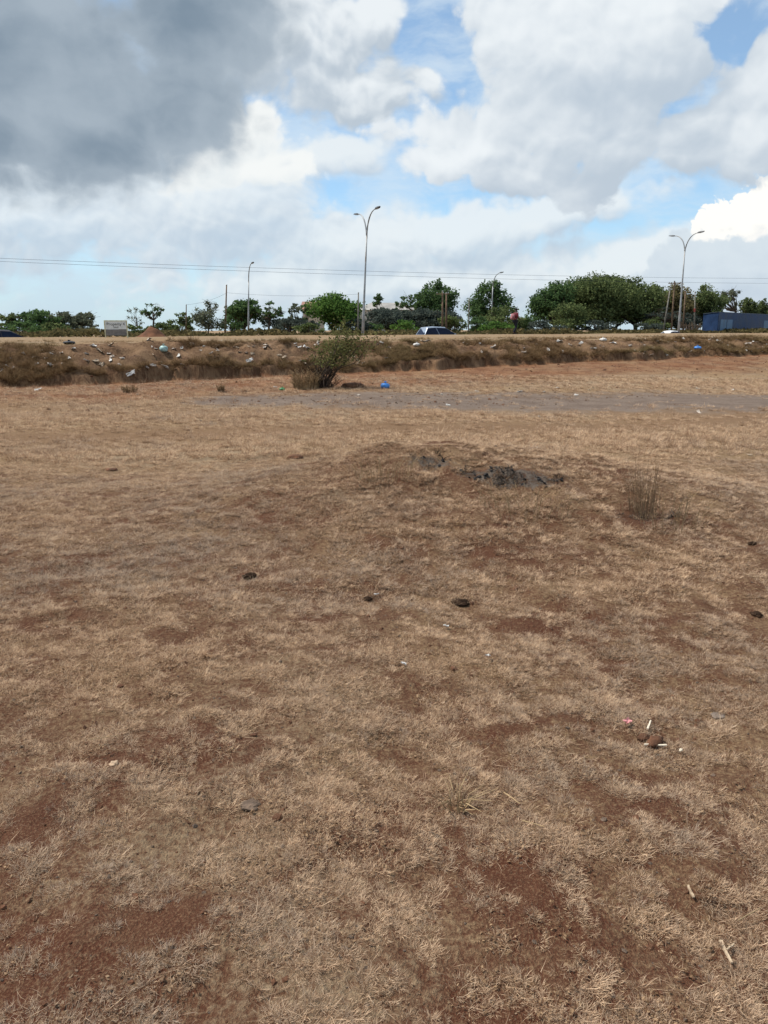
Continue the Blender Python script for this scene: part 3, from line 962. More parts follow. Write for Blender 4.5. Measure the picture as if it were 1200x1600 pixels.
def leaf_mesh(name, C, size, m, rg, aspect=1.7, up=0.4):
    n = len(C)
    d = rg.normal(size=(n, 3)); d[:, 2] *= 0.7
    d /= np.linalg.norm(d, axis=1)[:, None]
    r = rg.normal(size=(n, 3)); r[:, 2] += 0.0
    e = np.cross(d, r); e /= np.linalg.norm(e, axis=1)[:, None] + 1e-9
    sz = size * rg.uniform(0.55, 1.35, n)[:, None]
    a = d * sz * aspect / 2; b = e * sz / 2
    nrm = np.cross(d, e) * sz * 0.12
    V = np.stack([C - a, C + b * 0.9 + nrm, C + a, C - b * 0.9 + nrm], 1).reshape(-1, 3)
    me = mesh_np(name, V, np.arange(4 * n).reshape(n, 4), [m])
    lf = me.attributes.new('leaf', 'FLOAT', 'POINT')
    lf.data.foreach_set('value', np.repeat(rg.uniform(0, 1, n), 4).astype(np.float32))
    return me


def tree(name, label, cat, px, ytop, wpx, Y, leaf, kind='dense', dens=1.0, ls=0.24, group=None, seed=1, bark='bark', px_base=None):
    rg = np.random.default_rng(seed)
    top = at(px, ytop, Y)
    bx = at(px_base if px_base else px, 516, Y).x
    gz = tz(bx, Y)
    H = top.z - gz
    W = wpx * Y / F * (1.16 if kind != 'euc' else 1.0)
    root = thing(name, label, cat, (bx, Y, gz), 0.0, group)
    bush = kind == 'bush'
    lo = {'dense': 0.10, 'bush': 0.02, 'weep': 0.12, 'sparse': 0.10, 'euc': 0.30, 'bare': 0.25, 'flat': 0.42}[kind]
    cz = H * (lo + 1) / 2; rz = H * (1 - lo) / 2
    dxc = top.x - bx
    nb = {'dense': 24, 'bush': 14, 'weep': 18, 'sparse': 18, 'euc': 10, 'bare': 10, 'flat': 16}[kind]
    blobs = []
    for i in range(nb):
        for _ in range(60):
            p = rg.uniform(-1, 1, 3)
            if 0.35 < np.linalg.norm(p) < 1.0: break
        rr = rg.uniform(0.26, 0.44) if kind in ('dense', 'bush') else rg.uniform(0.17, 0.30)
        c = np.array([p[0] * (1 - rr * 0.7) * W / 2 + dxc * 0.8, p[1] * (1 - rr * 0.7) * W / 2, cz + p[2] * (1 - rr * 0.8) * rz])
        if kind == 'euc': c[0] *= 0.7; c[1] *= 0.7
        if bush: c[2] = max(c[2], rr * rz * 0.6)
        blobs.append((c, rr * W / 2 * 1.15, min(rr * 1.25, 0.5) * rz))
    # make sure the crown reaches its top
    blobs[0] = (np.array([dxc, 0, H - blobs[0][2] * 0.95]), blobs[0][1], blobs[0][2])
    # trunk and limbs
    b = MB()
    r0 = max(0.05, 0.022 * H + 0.012 * W) * (0.6 if kind in ('euc', 'sparse', 'bare', 'weep') else 1.0)
    fork = np.array([dxc * 0.3 + rg.normal(0, 0.05 * H), rg.normal(0, 0.05 * H), H * (lo + (0.05 if not bush else 0.08))])
    b.tube([(0, 0, -0.3), tuple(fork * 0.5 + rg.normal(0, 0.02 * H, 3)), tuple(fork)], [r0 * 1.25, r0, r0 * 0.8], 7)
    for c, rx, rzz in blobs:
        mid = (fork + c) / 2 + rg.normal(0, 0.05 * H, 3)
        b.tube([tuple(fork - np.array([0, 0, 0.05])), tuple(mid), tuple(c), tuple(c + np.array([rg.normal(0, .3) * rx, rg.normal(0, .3) * rx, rzz * 0.7]))],
               [r0 * 0.55, r0 * 0.34, r0 * 0.16, r0 * 0.04], 5, cap=False)
        if kind in ('bare', 'sparse', 'weep', 'flat'):
            for _ in range(7):
                e = c + rg.normal(0, 1, 3) * np.array([rx, rx, rzz]) * 0.85
                b.tube([tuple(c), tuple((c + e) / 2 + rg.normal(0, 0.06, 3)), tuple(e)], [r0 * 0.14, r0 * 0.09, 0.012], 4, cap=False)
    b.build('trunk' if not bush else 'stem', MAT[bark], root, smooth=True)
    # foliage
    pts = []
    kd = {'dense': 1.0, 'bush': 1.0, 'weep': 0.42, 'sparse': 0.75, 'euc': 0.6, 'bare': 0.06, 'flat': 0.65}[kind] * dens
    for c, rx, rzz in blobs:
        k = max(8, int(kd * 10.5 * rx * rzz / (ls * ls)))
        q = rg.normal(size=(k, 3)); q /= np.linalg.norm(q, axis=1)[:, None]
        q *= (rg.uniform(0.25, 1.0, k) ** 0.45)[:, None]
        # twiggy sub-clumps make an uneven outline
        cl = rg.normal(0, 1, (max(3, k // 26), 3)); cl /= np.linalg.norm(cl, axis=1)[:, None]
        q = 0.62 * q * rg.uniform(0.3, 1.0, (k, 1)) + 0.62 * cl[rg.integers(0, len(cl), k)]
        p = c + q * np.array([rx, rx, rzz]) * 1.02
        if kind == 'weep':
            p[:, 2] -= np.abs(rg.normal(0, 0.10 * H, k))
        pts.append(p)
    P = np.concatenate(pts)
    P = P[(P[:, 2] > 0.02) & (P[:, 2] < H * 1.03)]
    link('crown' if not bush else 'foliage', leaf_mesh('leaves', P, ls, MAT[leaf], rg, 2.2 if kind in ('euc', 'weep') else 1.6), root)
    return root


G1 = 'trees beyond the road'
tree('thorn_tree', 'small thin thorn tree at the outer end of the roadside tree row', 'tree', 18, 488, 48, 92, 'leaf_olive', 'sparse', 1.9, 0.2, G1, 1)
tree('thorn_tree', 'dark flat-topped thorn tree behind the dark saloon car', 'tree', 58, 484, 74, 94, 'leaf_dark', 'dense', 0.8, 0.22, G1, 2)
tree('thorn_tree', 'half-bare grey thorn tree beside the dark flat-topped one', 'tree', 98, 486, 64, 97, 'leaf_grey', 'sparse', 1.9, 0.2, G1, 3)
tree('thorn_tree', 'thin grey-green thorn tree next to the property sign', 'tree', 134, 488, 56, 99, 'leaf_grey', 'sparse', 2.0, 0.2, G1, 4)
tree('bare_tree', 'nearly leafless little tree behind the red soil heap', 'tree', 212, 477, 26, 96, 'leaf_grey', 'bare', 1.4, 0.18, G1, 5)
tree('leafy_tree', 'slim green tree rising above the red soil heap', 'tree', 236, 472, 32, 98, 'leaf_dark', 'flat', 1.0, 0.22, G1, 6)
tree('round_bush', 'rounded olive bush at a thin timber pole', 'bush', 284, 487, 40, 101, 'leaf_olive', 'bush', 0.75, 0.22, None, 7)
tree('weeping_tree', 'airy grey-green tree with drooping twigs and open trunk', 'tree', 327, 466, 56, 104, 'leaf_grey', 'weep', 1.3, 0.2, G1, 8)
tree('leafy_tree', 'dark dense tree behind the single-arm street lamp', 'tree', 384, 466, 60, 116, 'leaf_dark', 'dense', 0.9, 0.25, G1, 9)
tree('leafy_tree', 'dark tree with bent trunks joining the dense one', 'tree', 420, 471, 46, 117, 'leaf_dark', 'flat', 1.3, 0.25, G1, 10)
tree('slender_tree', 'slender open tree with pale gaps beside the bright green one', 'tree', 462, 474, 36, 120, 'leaf_grey', 'euc', 1.3, 0.22, G1, 11)
tree('slender_tree', 'slim feathery tree in front of the cream house corner', 'tree', 478, 472, 26, 122, 'leaf_dark', 'euc', 1.0, 0.22, G1, 12)
tree('leafy_tree', 'bright green round-headed tree beside the double-arm lamp', 'tree', 522, 456, 78, 110, 'leaf_bright', 'dense', 1.1, 0.24, G1, 13)
tree('slender_tree', 'tall slim tree over the pale roof, nearer the double-arm lamp', 'tree', 592, 459, 40, 138, 'leaf_dark', 'euc', 1.3, 0.25, G1, 14)
tree('slender_tree', 'tall slim tree over the pale roof, farther from the double-arm lamp', 'tree', 628, 463, 38, 140, 'leaf_dark', 'euc', 1.3, 0.25, G1, 15)
tree('dark_thicket_tree', 'blue-grey thicket tree right behind the double-arm lamp', 'tree', 606, 480, 78, 120, 'leaf_murk', 'dense', 1.1, 0.25, G1, 16)
tree('dark_thicket_tree', 'blue-grey thicket tree behind the silver hatchback', 'tree', 662, 482, 80, 121, 'leaf_murk', 'dense', 1.1, 0.25, G1, 17)
tree('leafy_tree', 'tall dark tree above the paired timber poles', 'tree', 682, 437, 62, 127, 'leaf_dark', 'dense', 0.8, 0.26, G1, 18)
tree('leafy_tree', 'lower dark tree leaning against the tall one', 'tree', 652, 458, 48, 128, 'leaf_dark', 'flat', 1.4, 0.26, G1, 19)
tree('leafy_tree', 'two-humped dark tree crossed by a single-arm lamp', 'tree', 768, 440, 66, 131, 'leaf_dark', 'dense', 0.85, 0.26, G1, 20)
tree('leafy_tree', 'left shoulder of the big tree clump, dark green tree behind the walker', 'tree', 868, 438, 74, 133, 'leaf_dark', 'dense', 0.95, 0.27, G1, 21)
tree('leafy_tree', 'broad olive-green tree, highest of the big clump', 'tree', 932, 424, 112, 137, 'leaf_olive', 'dense', 1.0, 0.28, G1, 22)
tree('leafy_tree', 'broad olive tree of the big clump, next to the leaning poles', 'tree', 992, 431, 92, 139, 'leaf_olive', 'dense', 1.0, 0.28, G1, 23)
tree('leafy_tree', 'dark green tree filling the clump between its shoulder and its highest tree', 'tree', 900, 433, 82, 142, 'leaf_dark', 'dense', 1.0, 0.28, G1, 31)
tree('leafy_tree', 'green tree filling the clump between the two broad olive trees', 'tree', 962, 428, 84, 144, 'leaf_olive', 'dense', 1.0, 0.28, G1, 32)
tree('leafy_tree', 'olive tree closing the clump behind the pale leaning pole', 'tree', 1024, 446, 60, 146, 'leaf_olive', 'dense', 0.9, 0.28, G1, 33)
tree('leafy_tree', 'brownish tree behind the cluster of power poles', 'tree', 1056, 441, 62, 141, 'leaf_brown', 'dense', 0.9, 0.27, G1, 24)
tree('leafy_tree', 'ragged green tree behind the end of the blue shed', 'tree', 1104, 441, 58, 145, 'leaf_olive', 'dense', 0.85, 0.27, G1, 25)
tree('acacia_tree', 'open see-through acacia over the blue shed roof', 'tree', 1146, 448, 48, 158, 'leaf_grey', 'flat', 0.9, 0.24, G1, 26)
tree('leafy_tree', 'small dense tree peeking over the blue shed roof', 'tree', 1170, 464, 30, 160, 'leaf_olive', 'dense', 1.0, 0.26, G1, 27)
tree('leafy_tree', 'small round tree farthest along the blue shed roof', 'tree', 1194, 466, 24, 162, 'leaf_olive', 'dense', 1.0, 0.26, G1, 28)
tree('leafy_tree', 'murky low tree filling the gap under the brownish one', 'tree', 1040, 480, 60, 134, 'leaf_murk', 'flat', 0.9, 0.25, G1, 29)

shr = [(120, 509, 60, 96, 'leaf_grey', 'pale grey shrub under the thin grey thorn trees'),
       (250, 503, 40, 99, 'leaf_olive', 'low olive shrub behind the red soil heap'),
       (205, 506, 34, 90, 'leaf_olive', 'yellowish shrub between property sign and soil heap'),
       (362, 494, 36, 108, 'leaf_dark', 'dark shrub at the foot of the tall timber pole'),
       (452, 495, 50, 112, 'leaf_murk', 'murky shrub beneath the slender open tree'),
       (482, 504, 40, 106, 'leaf_olive', 'low shrub at the foot of the bright green tree'),
       (556, 497, 40, 108, 'leaf_murk', 'shrub around the post next to the double-arm lamp'),
       (584, 503, 34, 112, 'leaf_dark', 'small dark shrub before the blue-grey thicket'),
       (628, 499, 42, 113, 'leaf_bright', 'fresh green shrub before the blue-grey thicket'),
       (710, 492, 44, 116, 'leaf_olive', 'olive shrub behind the hatchback bonnet'),
       (745, 494, 44, 116, 'leaf_dark', 'dark shrub beside the pale thin post'),
       (782, 478, 56, 123, 'leaf_olive', 'tall olive bush under the two-humped tree'),
       (778, 502, 50, 112, 'leaf_bright', 'grassy green bush just behind the walker'),
       (826, 492, 34, 124, 'leaf_dark', 'dark shrub in the gap of sky beside the walker'),
       (850, 500, 50, 119, 'leaf_murk', 'grey-brown shrub before the big tree clump'),
       (886, 471, 62, 126, 'leaf_olive', 'tall light olive bush before the big tree clump'),
       (930, 500, 60, 126, 'leaf_murk', 'shadowy bush under the highest tree of the clump'),
       (1008, 503, 40, 128, 'leaf_murk', 'low bush under the clump beside the leaning pole')]
shr += [(30, 502, 60, 90, 'leaf_dark', 'dark low bush at the foot of the flat-topped thorn tree'),
        (84, 503, 46, 92, 'leaf_olive', 'low green bush before the half-bare thorn tree'),
        (436, 489, 50, 119, 'leaf_murk', 'murky bush between the bent-trunk tree and the slender one'),
        (470, 492, 44, 124, 'leaf_murk', 'grey bush in front of the cream house'),
        (540, 488, 46, 116, 'leaf_dark', 'dark bush beside the bright green tree trunk'),
        (700, 480, 50, 124, 'leaf_murk', 'tall murky bush behind the paired poles'),
        (808, 497, 36, 126, 'leaf_dark', 'dark low bush under the open gap of sky'),
        (1022, 494, 40, 132, 'leaf_olive', 'olive bush behind the leaning pole'),
        (1080, 488, 46, 136, 'leaf_murk', 'murky bush behind the timber fence')]
for k, (px, yt, w, Y, lf, lab) in enumerate(shr):
    w *= 1.2
    tree('roadside_shrub', lab, 'shrub', px, yt, w, Y, lf, 'bush', 0.7, 0.22, 'shrubs along the far roadside', 60 + k)

rg = np.random.default_rng(505)
n = 15000
t_ = rg.uniform(-45, 150, n); s_ = rg.uniform(64.5, 72, n)
hh = np.clip(0.45 + 0.75 * fbm(t_, s_ * 0.5, 5.0, 4, 95), 0.08, 1.3)
x = P0X - s_ * DY + t_ * DX; y = P0Y + s_ * DX + t_ * DY
C = np.stack([x, y, terrain(x, y) + hh * rg.uniform(0, 1, n) ** 0.7], 1)
tag(link('roadside_scrub', leaf_mesh('scrub', C, 0.34, leaf_material('scrub_leaf', (0.045, 0.042, 0.020), (0.135, 0.110, 0.050)), rg, 1.8)),
    'low brown-green scrub and weeds along the far roadside', 'scrub', kind='stuff')

# ------------------------------------------------------------------ shrub and weeds near the bank
def near_shrub():
    g = on_ground(503, 606)
    rg = np.random.default_rng(77)
    root = thing('thorn_shrub', 'leaning green thorn shrub with dark woody base at the track edge', 'shrub', g)
    sc = g.y / F
    b = MB(); tips = []
    for i in range(17):
        a = rg.uniform(0, 6.28); r = abs(rg.normal(0, 0.07))
        p0 = np.array([math.cos(a) * r, math.sin(a) * r, -0.05])
        lean = rg.uniform(0.0, 1.05)
        p3 = np.array([lean * 1.45 + 0.05 + rg.normal(0, 0.15), rg.normal(0, 0.28), rg.uniform(1.10, 2.0) * (0.62 + 0.38 * lean)])
        p1 = p0 + (p3 - p0) * 0.35 + rg.normal(0, 0.10, 3) - np.array([0.12, 0, 0]); p2 = p0 + (p3 - p0) * 0.7 + rg.normal(0, 0.12, 3)
        b.tube([p0, p1, p2, p3], [0.022, 0.016, 0.010, 0.004], 5, cap=False)
        tips += [p1 * 0.3 + p2 * 0.7, p2, p3, (p2 + p3) / 2]
        for _ in range(5):
            q = p1 + (p2 - p1) * rg.uniform(); e = q + rg.normal(0, 0.17, 3)
            b.tube([q, (q + e) / 2 + rg.normal(0, 0.02, 3), e], [0.008, 0.005, 0.002], 4, cap=False)
    b.build('stem', MAT['bark'], root, smooth=True)
    d = MB()
    for i in range(170):                                        # dead tangle round the foot
        p = np.array([rg.normal(-0.02, 0.17), rg.normal(0, 0.15), abs(rg.normal(0, 0.02))]); e = p + np.array([rg.normal(0.05, 0.24), rg.normal(0, 0.24), rg.uniform(0.1, 0.7)])
        m = (p + e) / 2 + rg.normal(0, 0.05, 3)
        d.tube([p, m, e], [0.006, 0.005, 0.002], 3, cap=False)
    d.build('dead_twigs', MAT['dead_dk'], root)
    C = []
    for t in tips:
        k = int(40 * (0.35 + 0.65 * min(1, t[2] / 1.2)))
        C.append(np.asarray(t) + rg.normal(0, 1, (k, 3)) * np.array([0.17, 0.17, 0.11]))
    C = np.concatenate(C); C = C[C[:, 2] > 0.5 + 0.25 * np.abs(C[:, 0] - 0.3)]
    link('foliage', leaf_mesh('shrub_leaves', C, 0.040, MAT['leaf_shrub'], rg, 2.0), root)
    return g


sg = near_shrub()


def stalks(root, nm, n, rad, h0, h1, spread, m, seed, w=0.005, curve=0.25):
    rg = np.random.default_rng(seed)
    b = MB(); tips = []
    for i in range(n):
        a = rg.uniform(0, 6.28); r = rad * math.sqrt(rg.uniform())
        p = np.array([math.cos(a) * r, math.sin(a) * r, -0.02]); h = rg.uniform(h0, h1)
        d = np.array([math.cos(a), math.sin(a), 0]) * spread * rg.uniform(0.1, 1) * h + rg.normal(0, 0.05 * h, 3)
        e = p + d + np.array([0, 0, h]); mid = p + d * 0.3 + np.array([0, 0, h * 0.55])
        e[2] -= curve * h * rg.uniform(0, 1)
        b.tube([p, mid, e], [w, w * 0.8, w * 0.3], 3, cap=False)
        tips.append((mid, e))
    b.build(nm, m, root)
    return tips


def weed(name, label, px, py, n, rad, h0, h1, spread, m, seed, seeds=True, w=0.005, group=None, curve=0.25):
    g = on_ground(px, py)
    root = thing(name, label, 'weed', g, 0.0, group)
    tips = stalks(root, 'stalk', n, rad, h0, h1, spread, m, seed, w, curve)
    rg = np.random.default_rng(seed + 1)
    if seeds:
        C = np.concatenate([np.asarray(a) + (np.asarray(b) - np.asarray(a)) * rg.uniform(0, 1, (7, 1)) + rg.normal(0, 0.012, (7, 3)) for a, b in tips])
        tag(link('dry_leaves', leaf_mesh('weed_leaves', C, w * 2.6, MAT['leaf_weed'], rg, 2.6), root), kind='stuff')
    return root


MAT['stalk_md'] = simple('brown_stalk', (0.27, 0.175, 0.10), 0.9, 0.35, 12)
MAT['leaf_weed'] = leaf_material('leaf_weed', (0.11, 0.068, 0.038), (0.34, 0.235, 0.13))
weed('dry_weed', 'tall dry brown weed standing beside the mound', 1003, 808, 80, 0.10, 0.20, 0.52, 0.30, MAT['stalk_md'], 5, True, 0.0017, None, 0.06)
weed('dry_weed', 'sparse pale grass stalks around the tall brown weed', 1035, 815, 40, 0.30, 0.12, 0.33, 0.6, MAT['stalk'], 6, True, 0.0022)
weed('dry_weed', 'straw tuft with two stiff upright stems in the near grass', 712, 1262, 30, 0.03, 0.04, 0.14, 1.2, MAT['stalk'], 7, False, 0.0022, curve=0.5)
weed('dry_weed', 'tan dry grass heap against the foot of the thorn shrub', 478, 606, 300, 0.32, 0.12, 0.55, 0.55, MAT['stalk'], 8, True, 0.006)
weed('dry_weed', 'small brown tuft on the bare dirt, nearest the worn left end of the track', 203, 613, 90, 0.16, 0.08, 0.22, 0.6, MAT['stalk_dk'], 9, True, 0.005)
weed('dry_weed', 'thin brown tuft in front of the gravel track, under the bank with scraps', 345, 612, 60, 0.08, 0.10, 0.24, 0.4, MAT['stalk_dk'], 10, True, 0.005)
weed('dry_weed', 'fine pale stalks on the slope left of the burnt crest', 600, 745, 50, 0.25, 0.08, 0.26, 0.6, MAT['stalk'], 12, True, 0.0022)
weed('dry_weed', 'fine pale stalks on the slope below the burnt crest', 820, 800, 50, 0.35, 0.10, 0.26, 0.7, MAT['stalk'], 13, True, 0.0022)

# scattered taller straws in the grass are part of the grass itself

# ------------------------------------------------------------------ street lamps
NX, NY = -DY, DX                              # across the road, away from the camera


def arm_pts(p, dirv, reach, rise):
    out = []
    for k in range(9):
        u = k / 8
        out.append(Vector(p) + Vector(dirv) * reach * (u ** 1.7) + Vector((0, 0, rise * (1 - (1 - u) ** 1.9))))
    return out


def lamp(label, base_px, junc_px, junc_py, Y, reach, rise, sides, ground=None, group=None):
    bp = at(base_px, 520, Y); gz = tz(bp.x, Y) if ground is None else ground
    j = at(junc_px, junc_py, Y)
    root = thing('street_lamp', label, 'street lamp', (bp.x, Y, gz), 0, group)
    o = Vector((bp.x, Y, gz)); jj = j - o
    b = MB(); b.tube([(0, 0, -0.2), jj * 0.33, jj * 0.34, jj * 0.7, jj], [0.15, 0.125, 0.11, 0.085, 0.07], 10)
    b.build('pole', MAT['galv'], root, smooth=True)
    MB().tube([(0, 0, 0), (0, 0, 0.06)], [0.26, 0.26], 8).build('base_plate', MAT['galv'], root)
    MB().box((jj.x * 0.1, jj.y * 0.1 - 0.12, jj.z * 0.1), (0.10, 0.05, 0.5)).build('service_door', MAT['lamp'], root)
    for sgn in sides:
        d = Vector((NX * sgn, NY * sgn, 0))
        pts = arm_pts(jj - Vector((0, 0, 0.25)), d, reach, rise)
        arm = MB().tube(pts, [0.065] * 5 + [0.055, 0.05, 0.045, 0.045], 7).build('arm', MAT['galv'], root, smooth=True)
        e = pts[-1]; t = (pts[-1] - pts[-2]).normalized()
        side = Vector((0, 0, 1)).cross(t).normalized(); upv = t.cross(side)
        vs = []
        for u, w, h0, h1 in ((-0.1, 0.07, -0.04, 0.05), (0.15, 0.15, -0.06, 0.09), (0.55, 0.17, -0.06, 0.07), (0.85, 0.09, -0.03, 0.03)):
            c = e + t * u
            vs += [c - side * w + upv * h0, c + side * w + upv * h0, c + side * w * 0.6 + upv * h1, c - side * w * 0.6 + upv * h1]
        fs = []
        for i in range(3):
            for k in range(4):
                fs.append((i * 4 + k, i * 4 + (k + 1) % 4, i * 4 + 4 + (k + 1) % 4, i * 4 + 4 + k))
        fs += [(3, 2, 1, 0), (12, 13, 14, 15)]
        hd = MB().add(vs, fs).build('lamp_head', MAT['lamp'], root)
        c0 = e + t * 0.2 - upv * 0.066; c1 = e + t * 0.52 - upv * 0.066
        MB().add([c0 - side * 0.11, c0 + side * 0.11, c1 + side * 0.12, c1 - side * 0.12,
                  c0 - side * 0.09 - upv * 0.02, c0 + side * 0.09 - upv * 0.02, c1 + side * 0.1 - upv * 0.02, c1 - side * 0.1 - upv * 0.02],
                 [(0, 1, 5, 4), (1, 2, 6, 5), (2, 3, 7, 6), (3, 0, 4, 7), (4, 5, 6, 7)]).build('lens', MAT['lens'], hd)


GL = 'street lamps along the road'
lamp('tall double-arm street lamp behind the thorn shrub', 566, 573, 368, 76, 1.85, 2.35, (1, -1), 0.25, GL)
lamp('tall double-arm street lamp among the power poles near the blue shed', 1060, 1070, 392, 96, 1.75, 2.1, (1, -1), 0.25, GL)
lamp('single-arm street lamp in front of the dark dense tree', 388, 388.5, 440, 110, 1.6, 2.5, (-1,), None, GL)
lamp('single-arm street lamp rising through the two-humped tree', 767, 770, 447, 125, 1.8, 2.1, (-1,), None, GL)

# ------------------------------------------------------------------ timber poles and wires
TOPS = {}


def pole(label, pb, pt, yt, Y, r, m='timber', cross=False, key=None, cat='pole', band=False):
    bp = at(pb, 516, Y); gz = tz(bp.x, Y)
    tp = at(pt, yt, Y) - Vector((bp.x, Y, gz))
    root = thing('utility_pole', label, cat, (bp.x, Y, gz), 0, 'utility poles beyond the road')
    MB().tube([(0, 0, -0.3), tp * 0.5 + Vector((0.02, 0, 0)), tp], [r * 0.95, r * 0.78, r * 0.62], 8).build('shaft', MAT[m], root, smooth=True)
    MB().tube([tp - Vector((0, 0, 0.01)), tp + Vector((0, 0, 0.05))], [r * 0.95, r * 0.4], 8).build('cap', MAT['galv'], root)
    if cross:
        c = tp - Vector((0, 0, 0.35))
        MB().box(c - Vector((NX, NY, 0)) * 0.0 + Vector((0, -r - 0.05, 0)), (1.9, 0.10, 0.12), rz=-0.45).build('crossarm', MAT['timber'], root)
        for u in (-0.8, 0.1, 0.8):
            q = c + Vector((u * math.cos(-0.45), u * math.sin(-0.45) - r - 0.05, 0.06))
            MB().tube([q, q + Vector((0, 0, 0.09)), q + Vector((0, 0, 0.16))], [0.03, 0.06, 0.035], 8).build('insulator', MAT['lens'], root)
    if band:
        MB().tube([tp * 0.52, tp * 0.60], [r * 1.12, r * 1.1], 8).build('painted_band', MAT['red_paint'], root)
    TOPS[key] = tp + Vector((bp.x, Y, gz))
    return root


MAT['red_paint'] = simple('red_paint', (0.30, 0.06, 0.05), 0.6, 0.2, 4)
pole('tall plain timber pole beside the airy weeping tree', 351, 354, 445, 105, 0.13, 'timber', key='a')
pole('short thin timber pole rising from the rounded olive bush', 290, 291, 476, 100, 0.09, 'timber', key='b')
pole('dark timber pole close beside the double-arm lamp', 559, 560, 457, 101, 0.12, 'timber_grey', key='c')
pole('brown timber pole of the pair above the hatchback, carrying the crossarm', 691, 691.5, 455, 106, 0.16, 'timber', cross=True, key='d')
pole('plain brown timber pole of the pair above the hatchback', 697, 697.5, 458, 106.6, 0.16, 'timber', key='e')
pole('pale thin post in front of the dark shrubs', 732, 733, 465, 109, 0.10, 'timber_grey', cross=False, key='f')
pole('pale leaning timber pole at the edge of the big tree clump', 1036, 1047, 452, 123, 0.15, 'timber_grey', key='g')
pole('timber pole with crossarm beside the double-arm lamp', 1049, 1054, 439, 124, 0.16, 'timber', cross=True, key='h')
pole('brown timber pole just beyond the double-arm lamp', 1067, 1071, 454, 126, 0.15, 'timber', key='i')
pole('grey pole with a faded red band near the blue shed', 1085, 1086, 456, 126, 0.13, 'timber_grey', key='j', band=True)


def wire(label, pts, sag, r, n=24):
    b = MB()
    for i in range(len(pts) - 1):
        a, c = Vector(pts[i]), Vector(pts[i + 1])
        b.tube([a + (c - a) * (k / n) - Vector((0, 0, sag * 4 * (k / n) * (1 - k / n))) for k in range(n + 1)], r, 5, cap=False)
    o = b.build('power_line', MAT['wire'], smooth=True)
    return tag(o, label, 'power line', 'power lines across the sky')


wire('upper of the two power lines crossing the whole sky', [at(-160, 397, 72), at(1340, 435, 128)], 0.62, 0.0125)
wire('lower of the two power lines crossing the whole sky', [at(-160, 401.5, 72), at(1340, 443, 128)], 0.62, 0.0125)
wire('faint thin line strung between the tall timber pole and the lamp-side pole', [TOPS['b'] + Vector((0, 0, 0.0)), TOPS['a'] - Vector((0, 0, 1.0)), TOPS['c'] - Vector((0, 0, 0.2))], 0.3, 0.011)

# ------------------------------------------------------------------ sign board
def sign():
    c = at(181.5, 516, 41.0)
    gz = tz(c.x, 41.0)
    root = thing('sign_board', 'small cream-framed property sign standing at the road edge', 'sign', (c.x, 41.0, gz), 0.25)
    k = 41.0 / F
    top = at(181.5, 500.5, 41).z - gz
    W = 32 * k
    fr = simple('sign_frame', (0.60, 0.56, 0.36), 0.7, 0.15, 6)
    wp = simple('sign_white', (0.66, 0.67, 0.64), 0.6, 0.08, 6)
    gp = simple('sign_grey', (0.20, 0.18, 0.165), 0.8, 0.15, 6)
    tx = simple('sign_text', (0.03, 0.03, 0.035), 0.7, 0.05, 6)
    for s in (-1, 1):
        MB().box((s * W / 2, 0, top / 2 - 0.1), (0.055, 0.055, top + 0.2)).build('post', fr, root, bevel=0.006)
    MB().box((0, 0, top - 0.025), (W - 0.056, 0.045, 0.05)).build('frame', fr, root)
    h1 = top * 0.45
    MB().box((0, -0.004, top - 0.052 - h1 / 2), (W - 0.058, 0.02, h1)).build('panel', wp, root)
    h2 = top * 0.36
    MB().box((0, -0.004, top - 0.056 - h1 - h2 / 2), (W - 0.058, 0.02, h2)).build('lower_panel', gp, root)

    def text(s, size, x, z):
        cu = bpy.data.curves.new('lettering', 'FONT')
        cu.body = s; cu.size = size; cu.align_x = 'CENTER'; cu.align_y = 'CENTER'; cu.extrude = 0.002
        o = bpy.data.objects.new('lettering_tmp', cu); COL.objects.link(o)
        dg = bpy.context.evaluated_depsgraph_get()
        me = bpy.data.meshes.new_from_object(o.evaluated_get(dg))
        COL.objects.unlink(o); bpy.data.objects.remove(o)
        me.materials.clear(); me.materials.append(tx)
        link('lettering', me, root, (x, -0.019, z), (R(90), 0, 0))
    text('Property 4', 0.205, 0, top - 0.052 - h1 * 0.36)
    text('SALE', 0.12, 0, top - 0.052 - h1 * 0.76)


sign()

# ------------------------------------------------------------------ red soil heap
def heap():
    c = at(234, 516, 84); gz = tz(c.x, 84)
    n = 46
    u = np.linspace(-1, 1, n); X, Y = np.meshgrid(u, u)
    r = np.sqrt(X ** 2 + Y ** 2)
    hgt = np.clip(1 - r, 0, 1) ** 0.85 * 1.62 + 0.5 * np.clip(1 - np.sqrt((X - 0.38) ** 2 + Y ** 2) * 1.6, 0, 1)
    hgt = hgt + (0.12 * fbm(X.ravel() * 2, Y.ravel() * 2, 0.8, 4, 91)).reshape(X.shape) * np.clip((1 - r) * 4, 0, 1) - 0.05
    V = np.stack([X.ravel() * 2.25, Y.ravel() * 2.25, hgt.ravel()], 1)
    q = (np.arange(n - 1)[:, None] * n + np.arange(n - 1)[None, :]).ravel()
    me = mesh_np('soil_heap', V, np.stack([q, q + 1, q + n + 1, q + n], 1), [simple('heap_soil', (0.150, 0.066, 0.034), 0.95, 0.3, 1.2, bump=0.8)], True)
    tag(link('soil_heap', me, None, (c.x, 84, gz)), 'heap of red soil dumped beside the property sign', 'soil heap')


heap()

